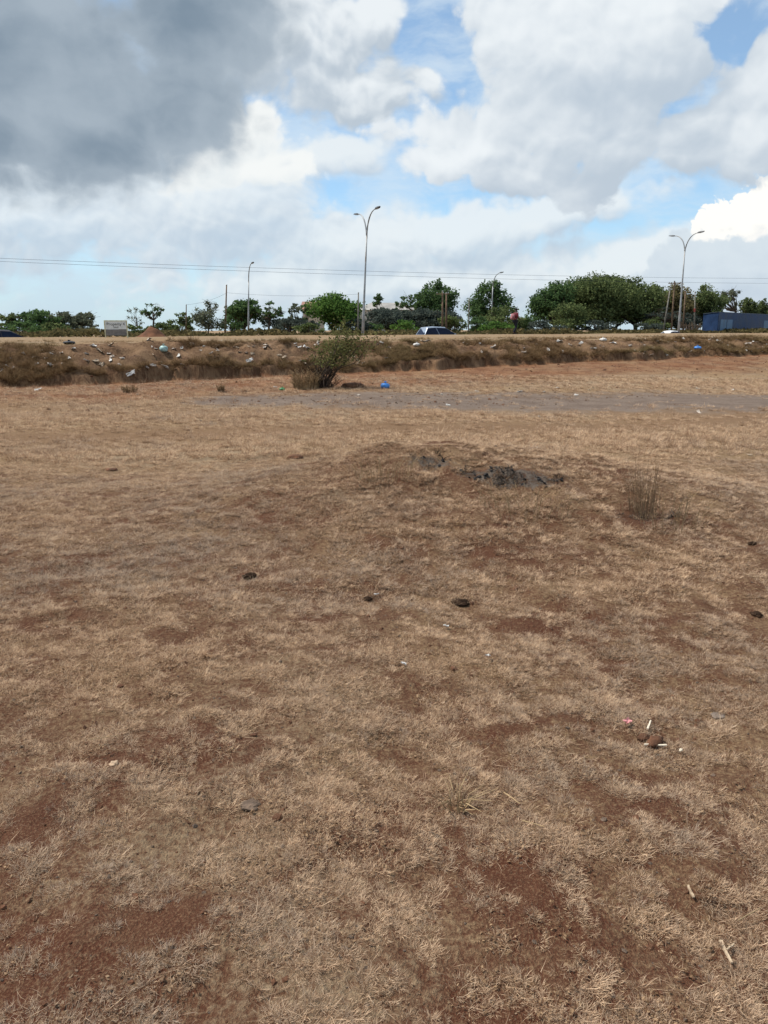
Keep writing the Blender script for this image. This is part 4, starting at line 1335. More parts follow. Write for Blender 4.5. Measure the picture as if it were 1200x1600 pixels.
# ------------------------------------------------------------------ blue shed
def shed():
    gz = 0.98
    A = at(1097, 516, 131.5); B = at(1121, 516, 128); C = at(1207, 516, 154)
    A.z = B.z = C.z = gz
    D = A + (C - B)
    zt = {'A': 4.0 - gz, 'B': 4.22 - gz, 'C': 4.22 - gz, 'D': 4.0 - gz}
    root = thing('metal_shed', 'long dark blue corrugated metal shed beyond the road', 'shed', B)
    mb = simple('shed_blue', (0.012, 0.036, 0.098), 0.55, 0.2, 0.6, spec=0.4)
    ml = simple('shed_pale_blue', (0.075, 0.150, 0.250), 0.5, 0.15, 0.8, spec=0.4)
    mr = simple('shed_roof', (0.10, 0.13, 0.17), 0.5, 0.2, 0.5, metal=0.2)

    def corr(p, q, h0, h1, nm, m, z0=0.0, off=0.0, parent=root):
        L = (q - p).length; d = (q - p) / L; nrm = Vector((d.y, -d.x, 0))
        k = max(4, int(L / 0.16))
        vs = []
        for i in range(k + 1):
            u = i / k
            b = p - B + d * (L * u) + nrm * ((0.03 if i % 2 else 0.0) + off)
            vs += [(b.x, b.y, z0), (b.x, b.y, h0 + (h1 - h0) * u), (b.x - nrm.x * 0.05, b.y - nrm.y * 0.05, z0), (b.x - nrm.x * 0.05, b.y - nrm.y * 0.05, h0 + (h1 - h0) * u)]
        fs = []
        for i in range(k):
            a = i * 4
            fs += [(a, a + 4, a + 5, a + 1), (a + 2, a + 3, a + 7, a + 6), (a + 1, a + 5, a + 7, a + 3)]
        MB().add(vs, fs).build(nm, m, parent)
    npan = 9
    for i in range(npan):
        corr(B + (C - B) * (i / npan + 0.0006), B + (C - B) * ((i + 1) / npan - 0.0006), zt['B'], zt['C'], 'wall_panel', mb)
    corr(A, B - (B - A) * 0.01, zt['A'], zt['B'], 'end_wall', mb)
    corr(C, D, zt['C'], zt['D'], 'end_wall', mb)
    corr(D, A, zt['D'], zt['A'], 'back_wall', mb)
    for u0, u1 in ((0.03, 0.125), (0.135, 0.22), (0.80, 0.93)):
        corr(B + (C - B) * u0, B + (C - B) * u1, 2.15, 2.15, 'light_panel', ml, 0.12, 0.045)
    v = []
    for P, k in ((A, 'A'), (B, 'B'), (C, 'C'), (D, 'D')):
        e = (P - (A + C) / 2); e.z = 0; e.normalize()
        v.append((P.x - B.x + e.x * 0.15, P.y - B.y + e.y * 0.15, zt[k] + 0.03))
    v2 = [(a, b, c + 0.06) for a, b, c in v]
    MB().add(v + v2, [(0, 1, 2, 3), (7, 6, 5, 4), (0, 4, 5, 1), (1, 5, 6, 2), (2, 6, 7, 3), (3, 7, 4, 0)]).build('roof', mr, root)


shed()


def fence():
    p = at(1062, 516, 126); q = at(1094, 516, 128)
    gz = tz(p.x, p.y)
    root = thing('picket_fence', 'weathered timber fence between the poles and the blue shed', 'fence', (p.x, p.y, gz))
    n = 16; L = q - p
    for i in range(n):
        u = i / (n - 1)
        h = 1.45 + random.uniform(-0.15, 0.35)
        MB().tube([(L.x * u, L.y * u, -0.2), (L.x * u + random.uniform(-.05, .05), L.y * u, gz * 0 + h)], [0.055, 0.045], 6).build('picket', MAT['timber'], root)
    for z in (0.5, 1.15):
        MB().box((L.x / 2, L.y / 2 - 0.08, z), (L.length, 0.04, 0.08), rz=math.atan2(L.y, L.x)).build('rail', MAT['timber'], root)


fence()

# ------------------------------------------------------------------ houses behind the trees
def house(label, px0, px1, yt, Y, wall, roofm, hip=True):
    a = at(px0, 516, Y); b = at(px1, 516, Y); gz = 0.98
    W = b.x - a.x; D = 8.0
    top = at(px0, yt, Y).z - gz
    eave = top - 1.5
    root = thing('house', label, 'house', ((a.x + b.x) / 2, Y, gz))
    MB().box((0, D / 2, eave / 2), (W, D, eave)).build('wall', wall, root)
    o = 0.5
    vs = [(-W / 2 - o, -o, eave + 0.01), (W / 2 + o, -o, eave + 0.01), (W / 2 + o, D + o, eave + 0.01), (-W / 2 - o, D + o, eave + 0.01),
          (-W / 2 + (3 if hip else -o), D / 2, top), (W / 2 - (3 if hip else -o), D / 2, top)]
    MB().add(vs, [(0, 1, 5, 4), (1, 2, 5), (2, 3, 4, 5), (3, 0, 4), (3, 2, 1, 0)]).build('roof', roofm, root)
    gl = simple('window_glass', (0.03, 0.04, 0.05), 0.15, 0.1, 1, spec=0.5)
    fr = simple('window_frame', (0.5, 0.48, 0.44), 0.7, 0.1, 2)
    k = max(2, int(W / 3.2))
    for fl in range(2):
        for i in range(k):
            x = -W / 2 + W * (i + 0.5) / k; z = 1.4 + fl * 2.9
            if z + 0.7 > eave: continue
            w = MB().box((x, -0.03, z), (1.3, 0.06, 1.2)).build('window', fr, root)
            for s in (-1, 1):
                MB().box((x + s * 0.3, -0.075, z), (0.52, 0.03, 1.04)).build('pane', gl, w)


cream = simple('cream_wall', (0.50, 0.43, 0.33), 0.85, 0.12, 0.4)
house('cream two-storey house glimpsed behind the slim feathery tree', 474, 502, 470, 150, cream, simple('pink_roof', (0.30, 0.17, 0.13), 0.8, 0.15, 0.5), False)
house('pale house with light roof behind the slim trees and thicket', 556, 652, 472, 156, simple('pale_wall', (0.52, 0.50, 0.45), 0.85, 0.12, 0.4), simple('tin_roof', (0.36, 0.34, 0.31), 0.6, 0.2, 0.3), True)

# ------------------------------------------------------------------ cars
def car(label, px_front, Y, zroad, paint, length=4.1, height=1.5, hatch=True, heading=1):
    P = at(px_front, 516, Y)
    ang = math.atan2(DY, DX) + (0 if heading > 0 else math.pi)
    root = thing('car', label, 'car', (P.x, P.y, zroad), ang, 'cars on the road')
    w = 0.84; L = length; gl = MAT['car_glass']; bl = MAT['car_trim']
    zb = 0.58 * height                       # belt line
    # lower body, x from rear (-L/2) to front (L/2); sections of (x, zbottom, ztop, half width)
    if hatch:
        secs = [(-L / 2, 0.42, zb * 0.86, w * 0.84), (-L / 2 + 0.1, 0.28, zb * 0.99, w * 0.94), (-L * 0.28, 0.20, zb, w), (L * 0.16, 0.20, zb * 0.99, w),
                (L * 0.34, 0.22, zb * 0.90, w * 0.97), (L / 2 - 0.12, 0.26, zb * 0.74, w * 0.9), (L / 2, 0.36, zb * 0.60, w * 0.76)]
        cab = [(-L / 2 + 0.06, -L / 2 + 0.42), (L * 0.28, L * 0.02)]
    else:
        secs = [(-L / 2, 0.42, zb * 0.90, w * 0.84), (-L / 2 + 0.1, 0.28, zb * 0.99, w * 0.94), (-L * 0.30, 0.20, zb, w), (L * 0.16, 0.20, zb * 0.99, w),
                (L * 0.34, 0.22, zb * 0.90, w * 0.97), (L / 2 - 0.12, 0.26, zb * 0.76, w * 0.9), (L / 2, 0.36, zb * 0.60, w * 0.76)]
        cab = [(-L * 0.36, -L * 0.20), (L * 0.26, L * 0.02)]
    vs = []; fs = []
    prof = [(0.82, 0.0), (1.0, 0.18), (1.02, 0.55), (0.97, 0.88), (0.86, 1.0)]
    m = 2 * len(prof)
    for x, z0, z1, hw in secs:
        ring = [(x, -hw * a, z0 + (z1 - z0) * b) for a, b in prof] + [(x, hw * a, z0 + (z1 - z0) * b) for a, b in reversed(prof)]
        vs += ring
    for i in range(len(secs) - 1):
        for k in range(m):
            fs.append((i * m + k, i * m + (k + 1) % m, (i + 1) * m + (k + 1) % m, (i + 1) * m + k))
    fs += [tuple(range(m)), tuple((len(secs) - 1) * m + k for k in reversed(range(m)))]
    MB().add(vs, fs).build('body', paint, root, smooth=True)
    # cabin: pillars and roof as a lofted shell
    (r0, r1), (f0, f1) = cab
    zc0, zc1 = zb * 0.96, height
    hb, ht = w * 0.90, w * 0.70
    xs_b = [r0, r0 * 0.55 + f0 * 0.45, f0]; xs_t = [r1, r1 * 0.55 + f1 * 0.45, f1]
    ring = []
    V = []
    for xb, xt, lift in zip(xs_b, xs_t, (-0.05, 0.0, -0.04)):
        V += [(xb, -hb, zc0), (xt, -ht, zc1 - 0.09 + lift), (xt, -ht * 0.82, zc1 + lift - 0.02), (xt, 0, zc1 + lift), (xt, ht * 0.82, zc1 + lift - 0.02), (xt, ht, zc1 - 0.09 + lift), (xb, hb, zc0)]
    fs = []
    for i in range(2):
        for k in range(6):
            fs.append((i * 7 + k, i * 7 + k + 1, i * 7 + 8 + k, i * 7 + 7 + k))
    fs += [tuple(reversed(range(7))), tuple(14 + k for k in range(7))]
    MB().add(V, fs).build('cabin', paint, root)
    # glass, set a little proud of the shell

    def quad(nm, a, b, c, d, ins, mt, off):
        pts = [Vector(q) for q in (a, b, c, d)]
        cen = sum(pts, Vector()) / 4
        nrm = (pts[1] - pts[0]).cross(pts[3] - pts[0]).normalized()
        if nrm.dot(cen - Vector((0, 0, 0.8))) < 0: nrm = -nrm
        q0 = [p + (cen - p) * ins + nrm * off for p in pts]
        q1 = [p - nrm * 0.03 for p in q0]
        MB().add(q0 + q1, [(0, 1, 2, 3), (7, 6, 5, 4), (0, 4, 5, 1), (1, 5, 6, 2), (2, 6, 7, 3), (3, 7, 4, 0)]).build(nm, mt, root)
    for s in (-1, 1):
        i0 = 0 if s < 0 else 6; i1 = 1 if s < 0 else 5
        quad('side_window', V[i0], V[i0 + 7], V[i1 + 7], V[i1], 0.055, gl, 0.012)
        quad('side_window', V[i0 + 7], V[i0 + 14], V[i1 + 14], V[i1 + 7], 0.055, gl, 0.012)
    quad('rear_window', V[0], V[6], V[5], V[1], 0.13, gl, 0.012)
    quad('windscreen', V[14], V[20], V[19], V[15], 0.09, gl, 0.012)
    for s in (-1, 1):
        MB().box((-L / 2 + 0.10, s * w * 0.86, zb * 0.84), (0.16, 0.20, 0.24)).build('tail_light', MAT['tail_light'], root, bevel=0.03)
        MB().box((L / 2 - 0.16, s * w * 0.70, zb * 0.66), (0.22, 0.26, 0.12)).build('headlight', MAT['lens'], root, bevel=0.03)
        MB().box((L * 0.20, s * (w + 0.10), zb * 1.02), (0.12, 0.18, 0.12)).build('mirror', paint, root, bevel=0.03)
        for x in (-L * 0.31, L * 0.31):
            t = MB().tube([(x, s * (w - 0.18), 0.31), (x, s * (w + 0.02), 0.31)], 0.31, 18).build('tyre', bl, root)
            MB().tube([(x, s * (w - 0.05), 0.31), (x, s * (w + 0.026), 0.31)], [0.19, 0.17], 12).build('rim', MAT['galv'], t)


MAT['car_glass'] = simple('car_glass', (0.010, 0.017, 0.040), 0.30, 0.1, 2, spec=0.12)
MAT['car_trim'] = simple('car_rubber', (0.02, 0.02, 0.02), 0.8, 0.1, 4)
MAT['tail_light'] = simple('tail_light', (0.48, 0.06, 0.05), 0.3, 0.1, 4, spec=0.5)
silver = simple('paint_silver', (0.27, 0.32, 0.39), 0.4, 0.05, 1, metal=0.3, spec=0.4)
navy = simple('paint_dark', (0.028, 0.022, 0.028), 0.5, 0.05, 1, spec=0.5)
whitep = simple('paint_white', (0.72, 0.72, 0.72), 0.3, 0.05, 1, spec=0.5)
car('silver hatchback with dark windows passing behind the bank', 689, 66, 0.30, silver, 4.1, 1.55, True)
car('dark saloon car cut off by the edge of the view', 12, 52, 0.24, navy, 4.6, 1.42, False)
car('white saloon, only its roof showing, near the pole cluster', 1052, 86, 0.256, whitep, 4.4, 1.20, False)

# ------------------------------------------------------------------ walking person
def skin_obj(name, verts, edges, radii, m, parent, sub=1, root_i=0):
    me = bpy.data.meshes.new(name)
    me.from_pydata(verts, edges, [])
    me.materials.append(m)
    o = link(name, me, parent)
    md = o.modifiers.new('skin', 'SKIN'); md.use_smooth_shade = True
    sv = me.skin_vertices[0].data
    for i, r in enumerate(radii):
        sv[i].radius = (r, r) if not hasattr(r, '__len__') else r
        sv[i].use_root = (i == root_i)
    if sub:
        s = o.modifiers.new('sub', 'SUBSURF'); s.levels = sub; s.render_levels = sub
    return o


def person():
    foot = at(804.5, 521.6, 55.0)
    gz = tz(foot.x, 55.0)
    root = thing('person', 'person in maroon top and dark trousers walking along the road edge', 'person', (foot.x, 55.0, gz), math.atan2(DY, DX))
    sk = simple('skin', (0.075, 0.042, 0.028), 0.6, 0.1, 8)
    hr = simple('hair', (0.012, 0.010, 0.010), 0.9, 0.2, 30)
    sh = simple('maroon_cloth', (0.17, 0.030, 0.040), 0.9, 0.2, 10)
    tr = simple('dark_cloth', (0.014, 0.016, 0.024), 0.9, 0.2, 10)
    bt = simple('shoe', (0.02, 0.018, 0.018), 0.7, 0.2, 10)
    V = [(0, 0, 0.94), (0.01, 0, 1.15), (0.02, 0, 1.36), (0.03, 0, 1.47), (0.05, 0, 1.54), (0.05, 0, 1.62), (0.055, 0, 1.70), (0.115, 0, 1.60),   # 0-7 pelvis..head, nose
         (0.02, 0.17, 1.40), (-0.06, 0.22, 1.14), (0.10, 0.20, 0.94), (0.14, 0.20, 0.86),         # 8-11 left arm
         (0.02, -0.17, 1.40), (0.04, -0.23, 1.13), (0.22, -0.19, 1.02), (0.30, -0.18, 1.00),       # 12-15 right arm
         (0.01, 0.10, 0.90), (0.16, 0.10, 0.50), (0.02, 0.10, 0.09), (0.14, 0.10, 0.03),           # 16-19 left leg
         (0.0, -0.10, 0.90), (0.03, -0.10, 0.49), (-0.22, -0.10, 0.12), (-0.12, -0.10, 0.04)]      # 20-23 right leg
    E = [(0, 1), (1, 2), (2, 3), (3, 4), (4, 5), (5, 6), (5, 7), (2, 8), (8, 9), (9, 10), (10, 11), (2, 12), (12, 13), (13, 14), (14, 15),
         (0, 16), (16, 17), (17, 18), (18, 19), (0, 20), (20, 21), (21, 22), (22, 23)]
    Rr = [(0.12, 0.10), (0.11, 0.09), (0.13, 0.10), 0.06, 0.055, 0.085, 0.075, 0.016, 0.055, 0.042, 0.032, 0.034, 0.055, 0.042, 0.032, 0.034,
          0.085, 0.058, 0.040, 0.035, 0.085, 0.058, 0.040, 0.035]
    # fingers, each its own chain from the palm
    for pi, base, fw_ in ((11, Vector((0.14, 0.20, 0.86)), Vector((0.35, 0, -0.94))), (15, Vector((0.30, -0.18, 1.00)), Vector((0.95, 0, -0.2)))):
        for k in range(5):
            off = Vector((0, (k - 2) * 0.016, 0)) if k else Vector((0.02, 0.035 if pi == 11 else -0.035, 0.03))
            ln = (0.04, 0.065, 0.072, 0.066, 0.052)[k]
            i = len(V)
            V += [tuple(base + off + fw_ * ln * 0.6), tuple(base + off + fw_ * ln + Vector((0.012, 0, -0.012)))]
            E += [(pi, i), (i, i + 1)]
            Rr += [0.009, 0.007]
    skin_obj('body', V, E, Rr, sk, root, 1)
    # shirt: torso and upper arms
    v = [(0, 0, 0.90), (0.01, 0, 1.15), (0.02, 0, 1.37), (0.02, 0.18, 1.405), (-0.05, 0.222, 1.15), (0.02, -0.18, 1.405), (0.035, -0.232, 1.14), (0.027, 0, 1.455)]
    skin_obj('shirt', v, [(0, 1), (1, 2), (2, 3), (3, 4), (2, 5), (5, 6), (2, 7)], [(0.16, 0.13), (0.15, 0.12), (0.165, 0.125), 0.085, 0.068, 0.085, 0.068, 0.075], sh, root, 1)
    v = [(0, 0, 0.95), (0.01, 0.10, 0.88), (0.16, 0.10, 0.50), (0.03, 0.10, 0.10), (0.0, -0.10, 0.88), (0.03, -0.10, 0.49), (-0.21, -0.10, 0.14)]
    skin_obj('trousers', v, [(0, 1), (1, 2), (2, 3), (0, 4), (4, 5), (5, 6)], [(0.15, 0.12), 0.108, 0.080, 0.060, 0.108, 0.080, 0.060], tr, root, 1)
    for q, r in (((0.03, 0.10, 0.05), 0.16), ((-0.22, -0.10, 0.07), 0.02)):
        skin_obj('shoe', [q, (q[0] + 0.12, q[1], q[2] - 0.01), (q[0] + 0.19, q[1], q[2] - 0.015)], [(0, 1), (1, 2)], [0.052, 0.048, 0.036], bt, root, 1)
    bm = bmesh.new(); bmesh.ops.create_uvsphere(bm, u_segments=14, v_segments=9, radius=0.105)
    for q in list(bm.verts):
        if q.co.z < -0.035 or (q.co.x > 0.055 and q.co.z < 0.045): bm.verts.remove(q)
    me = bpy.data.meshes.new('hair'); bm.to_mesh(me); bm.free(); me.materials.append(hr)
    link('hair', me, root, (0.048, 0, 1.665))
    for s in (-1, 1):
        MB().tube([(0.118, s * 0.032, 1.645), (0.128, s * 0.032, 1.645)], [0.012, 0.008], 8).build('eye', hr, root)
        MB().tube([(0.045, s * 0.080, 1.61), (0.045, s * 0.102, 1.63), (0.04, s * 0.104, 1.65)], [0.022, 0.026, 0.012], 7).build('ear', sk, root)
    MB().box((0.122, 0, 1.565), (0.012, 0.045, 0.010)).build('mouth', hr, root)
    pk = thing('backpack', 'dusty pink pack on the back of the walking person', 'backpack', (foot.x, 55.0, gz), math.atan2(DY, DX))
    pm = simple('pink_cloth', (0.36, 0.16, 0.17), 0.9, 0.2, 10)
    MB().box((-0.225, 0, 1.20), (0.20, 0.30, 0.40)).build('pack_body', pm, pk, smooth=True, bevel=0.05)
    MB().box((-0.345, 0, 1.10), (0.07, 0.22, 0.18)).build('pocket', pm, pk, smooth=True, bevel=0.025)
    for s in (-1, 1):
        MB().tube([(-0.14, s * 0.10, 1.36), (0.0, s * 0.12, 1.47), (0.14, s * 0.11, 1.36), (0.14, s * 0.11, 1.16), (-0.13, s * 0.12, 1.03)], 0.014, 5).build('strap', pm, pk, smooth=True)


person()

# ------------------------------------------------------------------ litter, dung, sticks
def scrap_mesh(name, w, l, seed, m, crumple=0.4):
    rg = np.random.default_rng(seed)
    n = 5
    u = np.linspace(-0.5, 0.5, n)
    X, Y = np.meshgrid(u, u)
    Z = rg.normal(0, 0.16 * crumple * min(w, l) * 2, (n, n)) + 0.12 * min(w, l)
    Xo = X * w + rg.normal(0, 0.09 * w, (n, n)); Yo = Y * l + rg.normal(0, 0.09 * l, (n, n))
    P = np.stack([Xo.ravel(), Yo.ravel(), np.abs(Z.ravel())], 1)
    V = np.concatenate([P, P - np.array([0, 0, 0.004])])
    q = (np.arange(n - 1)[:, None] * n + np.arange(n - 1)[None, :]).ravel()
    top = np.stack([q, q + 1, q + n + 1, q + n], 1)
    bot = top[:, ::-1] + n * n
    rim = [i for i in range(n)] + [n * k + n - 1 for k in range(1, n)] + [n * (n - 1) + k for k in range(n - 2, -1, -1)] + [n * k for k in range(n - 2, 0, -1)]
    side = [[rim[i], rim[i] + n * n, rim[(i + 1) % len(rim)] + n * n, rim[(i + 1) % len(rim)]] for i in range(len(rim))]
    return mesh_np(name, V, np.concatenate([top, bot, np.array(side)]), [m])


SCR = [scrap_mesh('scrap%d' % i, 0.20, 0.11, 900 + i, MAT[('white', 'offwhite', 'offwhite', 'tanp')[i % 4]], 0.7) for i in range(12)]
# pixel spots of the pale scraps on the bank that can be picked out in the photograph
spots = [(114, 545), (148, 543), (172, 541), (155, 551), (168, 554), (134, 553), (176, 558), (95, 553), (107, 561), (148, 566), (157, 571), (137, 566), (186, 572),
         (173, 564), (193, 560), (206, 586), (229, 574), (258, 575), (264, 553), (238, 573), (280, 557), (285, 544), (232, 533), (35, 555), (64, 549), (12, 573),
         (22, 577), (55, 574), (78, 573), (52, 560), (58, 611), (338, 543), (342, 548), (370, 544), (395, 541), (393, 554), (418, 541), (390, 563), (413, 544),
         (443, 561), (460, 539), (498, 538), (492, 540), (520, 553), (590, 541), (605, 543), (660, 534), (669, 535), (697, 533), (724, 536), (762, 532), (800, 533),
         (841, 539), (876, 534), (908, 537), (944, 531), (957, 537), (1008, 531), (1034, 532), (1068, 530), (1028, 535), (1044, 535), (1020, 545), (1112, 529),
         (1169, 538), (1121, 533), (1126, 532), (1136, 541), (1142, 543), (1101, 521), (1128, 536), (1085, 534), (1150, 551), (985, 540), (927, 545), (890, 541),
         (990, 548), (880, 552), (858, 547), (820, 552), (770, 543), (740, 548), (1080, 549), (1186, 546), (640, 545), (655, 549), (530, 545), (478, 545), (300, 540), (315, 549)]
cx = [random.uniform(0, 1200) for _ in range(26)]
for _ in range(110):
    px = min(1199, max(1, random.choice(cx) + random.gauss(0, 16)))
    spots.append((px, np.interp(px, [0, 600, 1200], [545, 536, 529]) + random.random() ** 1.3 * np.interp(px, [0, 600, 1200], [42, 32, 22])))
GS = 'pale litter scraps on the bank'
marks = [(75, 'under the dark saloon car'), (150, 'under the thin thorn trees'), (202, 'under the property sign'), (265, 'under the red soil heap'),
         (330, 'under the airy weeping tree'), (400, 'under the single-arm street lamp'), (470, 'under the slender open tree'), (560, 'behind the thorn shrub'),
         (640, 'under the blue-grey thicket'), (720, 'under the silver hatchback'), (780, 'under the two-humped tree'), (850, 'under the walking person'),
         (930, 'under the dark shoulder of the tree clump'), (1025, 'under the broad olive trees'), (1095, 'under the power pole cluster'), (1300, 'under the blue shed')]
look = ('white plastic scrap', 'dusty grey-white scrap', 'dusty crumpled scrap', 'tan paper scrap')
for k, (px, py) in enumerate(spots):
    g = on_ground(px + random.uniform(-2, 2), py + random.uniform(-1, 1), 15.0)
    j = random.randrange(12)
    o = link('litter_scrap', SCR[j], None, g + Vector((0, 0, 0.015)), (R(random.uniform(5, 40)), random.uniform(-0.5, 0.5), random.uniform(0, 6.28)))
    s = random.uniform(0.45, 1.1) * (1.0 if k < 90 else 0.6)
    o.scale = (s * 1.2, s, s)
    where = next(w for lim, w in marks if px < lim)
    rel = bank_s(np.array([g.x]), np.array([g.y]))[0][0]
    hgt = 'bank foot' if rel < 0.35 else ('mid bank' if rel < 1.3 else 'bank top')
    tag(o, '%s %s at %s %s' % ('big' if s > 0.8 else 'small', look[j % 4], hgt, where), 'litter', GS)

for k, (px, py, s) in enumerate([(700, 634, .5), (842, 652, .4), (870, 607, .6), (920, 610, .5), (900, 618, .5), (1090, 608, .6), (1092, 617, .5), (1060, 614, .4), (1145, 610, .5), (560, 618, .5), (430, 606, .5),
                                 (618, 630, .4), (812, 613, .6), (850, 613, .5), (745, 612, .5), (470, 618, .4), (690, 617, .4), (760, 688, .25), (838, 701, .35), (1172, 712, .3)]):
    g = on_ground(px, py, 6.0)
    o = link('litter_scrap', SCR[k % 12], None, g + Vector((0, 0, 0.01)), (0.2, 0.1, k * 1.3)); o.scale = (s, s, s)
    tag(o, '%s on the %s' % (look[k % 4], 'grey gravel track' if py > 604 and py < 640 else 'golden field beyond the mound'), 'litter', 'pale litter scraps on the field and track')


def bag(label, px, py, w, h, m, seed):
    g = on_ground(px, py, 8.0)
    bm = bmesh.new()
    bmesh.ops.create_icosphere(bm, subdivisions=3, radius=1.0)
    rg = random.Random(seed)
    ax = [(Vector((rg.gauss(0, 1), rg.gauss(0, 1), rg.gauss(0, 1))).normalized(), rg.uniform(2, 7), rg.uniform(0, 6)) for _ in range(9)]
    for v in bm.verts:
        d = v.co.normalized(); k = 1 + sum(0.07 * abs(math.sin(f * d.dot(a) + p)) for a, f, p in ax) - 0.2
        z = d.z
        k *= 1 - 0.45 * max(0, z) ** 1.5
        v.co = Vector((d.x * k * w / 2, d.y * k * w / 2, d.z * k * h / 2 + h * 0.42))
        if v.co.z < 0: v.co.z *= 0.15
    me = bpy.data.meshes.new('bag'); bm.to_mesh(me); bm.free(); me.materials.append(m)
    me.polygons.foreach_set('use_smooth', np.full(len(me.polygons), True))
    root = thing('plastic_bag', label, 'plastic bag', g)
    link('pouch', me, root)
    b = MB()
    for a in (0.3, 2.2, 4.4):
        b.tube([(0, 0, h * 0.78), (math.cos(a) * w * 0.08, math.sin(a) * w * 0.08, h * 0.95), (math.cos(a) * w * 0.2, math.sin(a) * w * 0.2, h * 1.02)], [w * 0.05, w * 0.07, w * 0.02], 6)
    b.build('knot', m, root, smooth=True)


bag('bright blue plastic bag at the edge of the gravel track', 602, 607, 0.20, 0.18, MAT['blue_bag'], 3)
bag('blue and grey plastic bag caught on the bank below the blue shed', 1090, 546, 0.26, 0.16, MAT['blue_bag'], 4)
bag('pale teal plastic bag on the bank below the soil heap', 256, 550, 0.20, 0.22, MAT['teal_bag'], 5)
bag('tiny green plastic bag near the dry grass heap', 441, 610, 0.12, 0.09, MAT['green_pl'], 6)
bag('flattened black plastic bag on the bank edge near the dark car', 108, 537.5, 0.30, 0.12, MAT['black_pl'], 7)
bag('white plastic bag on the bank near the hatchback', 651, 541, 0.20, 0.14, MAT['white'], 8)
bag('white plastic bag among the bank scraps below the big tree clump', 942, 533, 0.26, 0.16, MAT['white'], 9)


def lump(name, label, cat, px, py, r, m, seed, group=None, flat=0.6, sub=2):
    g = on_ground(px, py)
    me = lump_mesh(name, r, seed, m, 3, 0.10, flat)
    for v in me.vertices:
        p = v.co / r
        v.co *= 0.85 + 0.45 * noise.turbulence(p * 1.8 + Vector((seed, 0, 0)), 4, True) + 0.16 * noise.noise(p * 5.0 + Vector((0, seed, 0)))
    o = link(name, me, None, g + Vector((0, 0, r * flat * 0.30)), (0, 0, seed))
    return tag(o, label, cat, group)


lump('dung_ball', 'round black dung ball alone in the pale grass', 'dung', 390, 904, 0.033, MAT['dung'], 1, flat=0.75)
lump('dung_ball', 'broad flattened brown dung cake below the mound', 'dung', 720, 944, 0.046, MAT['dung'], 2, flat=0.32)
lump('dung_ball', 'brown lump touching the white split stick', 'dung', 1005, 1160, 0.020, MAT['clod'], 3, flat=0.8)
lump('dung_ball', 'bigger brown lump above the pale stick', 'dung', 1022, 1166, 0.030, MAT['clod'], 4, flat=0.75)
lump('soil_lump', 'dark soil clod in a hollow of the left grass', 'clod', 222, 1214, 0.020, MAT['clod'], 5, flat=0.22)
lump('stone', 'greyish half-buried stone beside a soil hollow', 'stone', 392, 1264, 0.027, MAT['stone'], 6, flat=0.25)
lump('soil_lump', 'black clod right of the tall weed', 'clod', 1176, 852, 0.024, MAT['dung'], 7, flat=0.7)
lump('soil_lump', 'black clod above the brown patch at the grass edge', 'clod', 1182, 962, 0.028, MAT['dung'], 8, flat=0.6)
lump('soil_lump', 'dark clod beside the white chip', 'clod', 575, 937, 0.024, MAT['dung'], 9, flat=0.6)
lump('soil_lump', 'long flat brown clod on the golden grass', 'clod', 462, 716, 0.09, MAT['clod'], 10, flat=0.3)
lump('soil_lump', 'brown clod on the worn path', 'clod', 174, 735, 0.06, MAT['clod'], 11, flat=0.3)
lump('stone', 'pale rounded pebble in the straw', 'stone', 178, 1198, 0.014, simple('pale_pebble', (0.42, 0.30, 0.2), 0.8, 0.1, 20), 12, flat=0.6)
lump('soil_lump', 'grey flat stone on the right-hand straw', 'stone', 1122, 1120, 0.024, simple('grey_stone', (0.19, 0.15, 0.12), 0.9, 0.2, 20), 13, flat=0.2)
lump('soil_lump', 'dirt mound clod at the track edge by the blue bag', 'clod', 552, 605, 0.26, MAT['clod'], 14, flat=0.35)


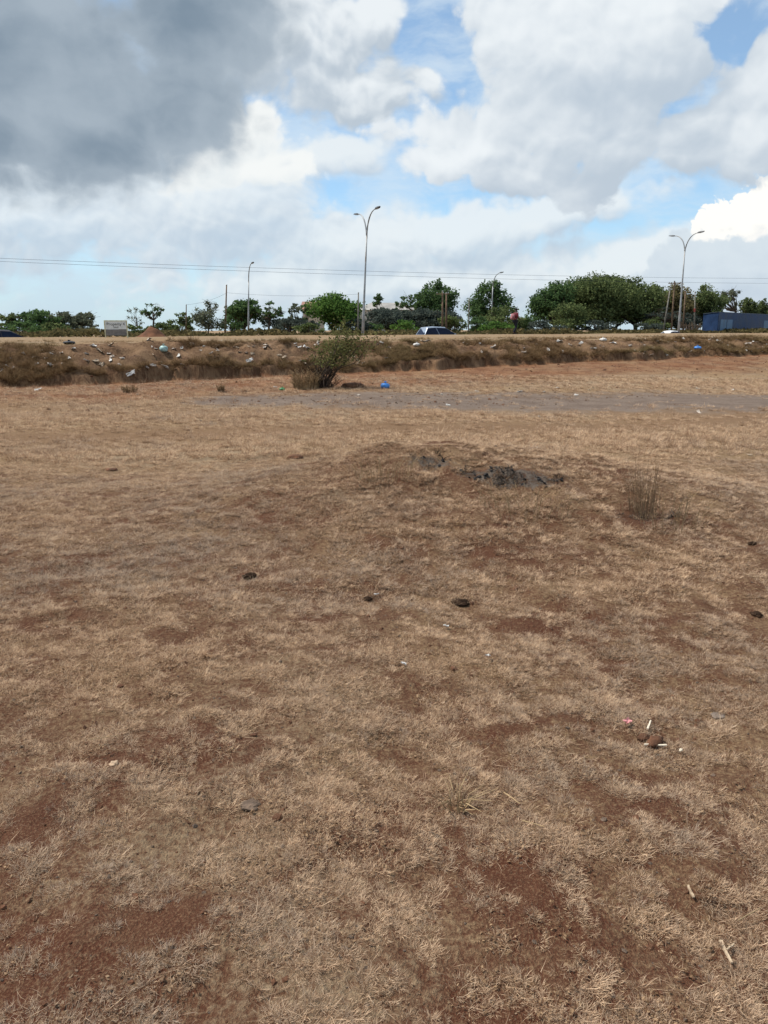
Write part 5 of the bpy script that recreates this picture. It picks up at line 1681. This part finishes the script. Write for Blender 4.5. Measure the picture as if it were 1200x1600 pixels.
def stick(label, p, q, w, m, name='wood_stick', cat='stick', lift=0.012, tilt=0.0):
    a = on_ground(*p); b = on_ground(*q)
    a.z += lift; b.z += lift + tilt
    d = b - a
    L = d.length
    root_o = MB()
    side = Vector((0, 0, 1)).cross(d).normalized()
    rg = random.Random(int(p[0]))
    vs = []; n = 5
    for i in range(n + 1):
        u = i / n
        c = d * u + side * rg.uniform(-0.12, 0.12) * w + Vector((0, 0, rg.uniform(-0.001, 0.001)))
        ww = w * (1 - 0.35 * u) * rg.uniform(0.6, 1.1)
        vs += [c - side * ww / 2, c + side * ww / 2, c + side * ww / 2.6 + Vector((0, 0, w * 0.4)), c - side * ww / 2.6 + Vector((0, 0, w * 0.4))]
    fs = []
    for i in range(n):
        for k in range(4):
            fs.append((i * 4 + k, i * 4 + (k + 1) % 4, i * 4 + 4 + (k + 1) % 4, i * 4 + 4 + k))
    fs += [(3, 2, 1, 0), tuple(n * 4 + k for k in range(4))]
    o = root_o.add(vs, fs).build(name, m, None, a)
    return tag(o, label, cat)


stick('short white split stick standing above the brown lumps', (1011, 1147), (1016, 1132), 0.012, MAT['bone'])
stick('pale stick lying below the brown lumps', (1006, 1171), (1041, 1174), 0.011, MAT['bone'])
stick('thin pale stick pointing to the bottom edge', (1074, 1394), (1082, 1420), 0.010, MAT['wood_pale'])
stick('longer piece of the crossed pale sticks', (1124, 1484), (1143, 1513), 0.011, MAT['wood_pale'])
stick('short piece laid across the pale stick', (1134, 1500), (1145, 1490), 0.007, MAT['wood_pale'], lift=0.018)
stick('long thin straw lying on the near left grass', (140, 1170), (186, 1164), 0.004, MAT['stalk'], lift=0.03)
stick('thin straw stem lying among the central near grass', (786, 1255), (812, 1272), 0.004, MAT['stalk'], lift=0.03)
stick('pale straw below the flat stone hollow', (815, 1299), (850, 1307), 0.004, MAT['stalk'], lift=0.03)
stick('thin straw near the right frame edge above the crossed sticks', (1150, 1462), (1186, 1440), 0.004, MAT['stalk'], lift=0.03)


def chip(label, px, py, w, l, m, name='paper_chip', seed=1, cat='litter'):
    g = on_ground(px, py)
    o = link(name, scrap_mesh(name, w, l, seed, m, 0.5), None, g + Vector((0, 0, 0.022)), (0.35, 0.1, seed * 0.7))
    return tag(o, label, cat)


chip('small pink paper scrap beside the white split stick', 980, 1136, 0.034, 0.020, MAT['pink'], seed=1)
chip('white chip in the grass, lower of the two beside a pebble', 631, 1044, 0.020, 0.024, MAT['white'], seed=2)
chip('white chip just below the flattened dung cake', 697, 985, 0.024, 0.018, MAT['white'], seed=3)
chip('white chip alone in the right-hand middle grass', 762, 1031, 0.016, 0.022, MAT['white'], seed=4)
chip('off-white chip beside the dark clod', 588, 934, 0.030, 0.016, MAT['white'], seed=5)
chip('tiny tan chip to the right of the pale stick', 1063, 1183, 0.014, 0.010, MAT['bone'], seed=6)
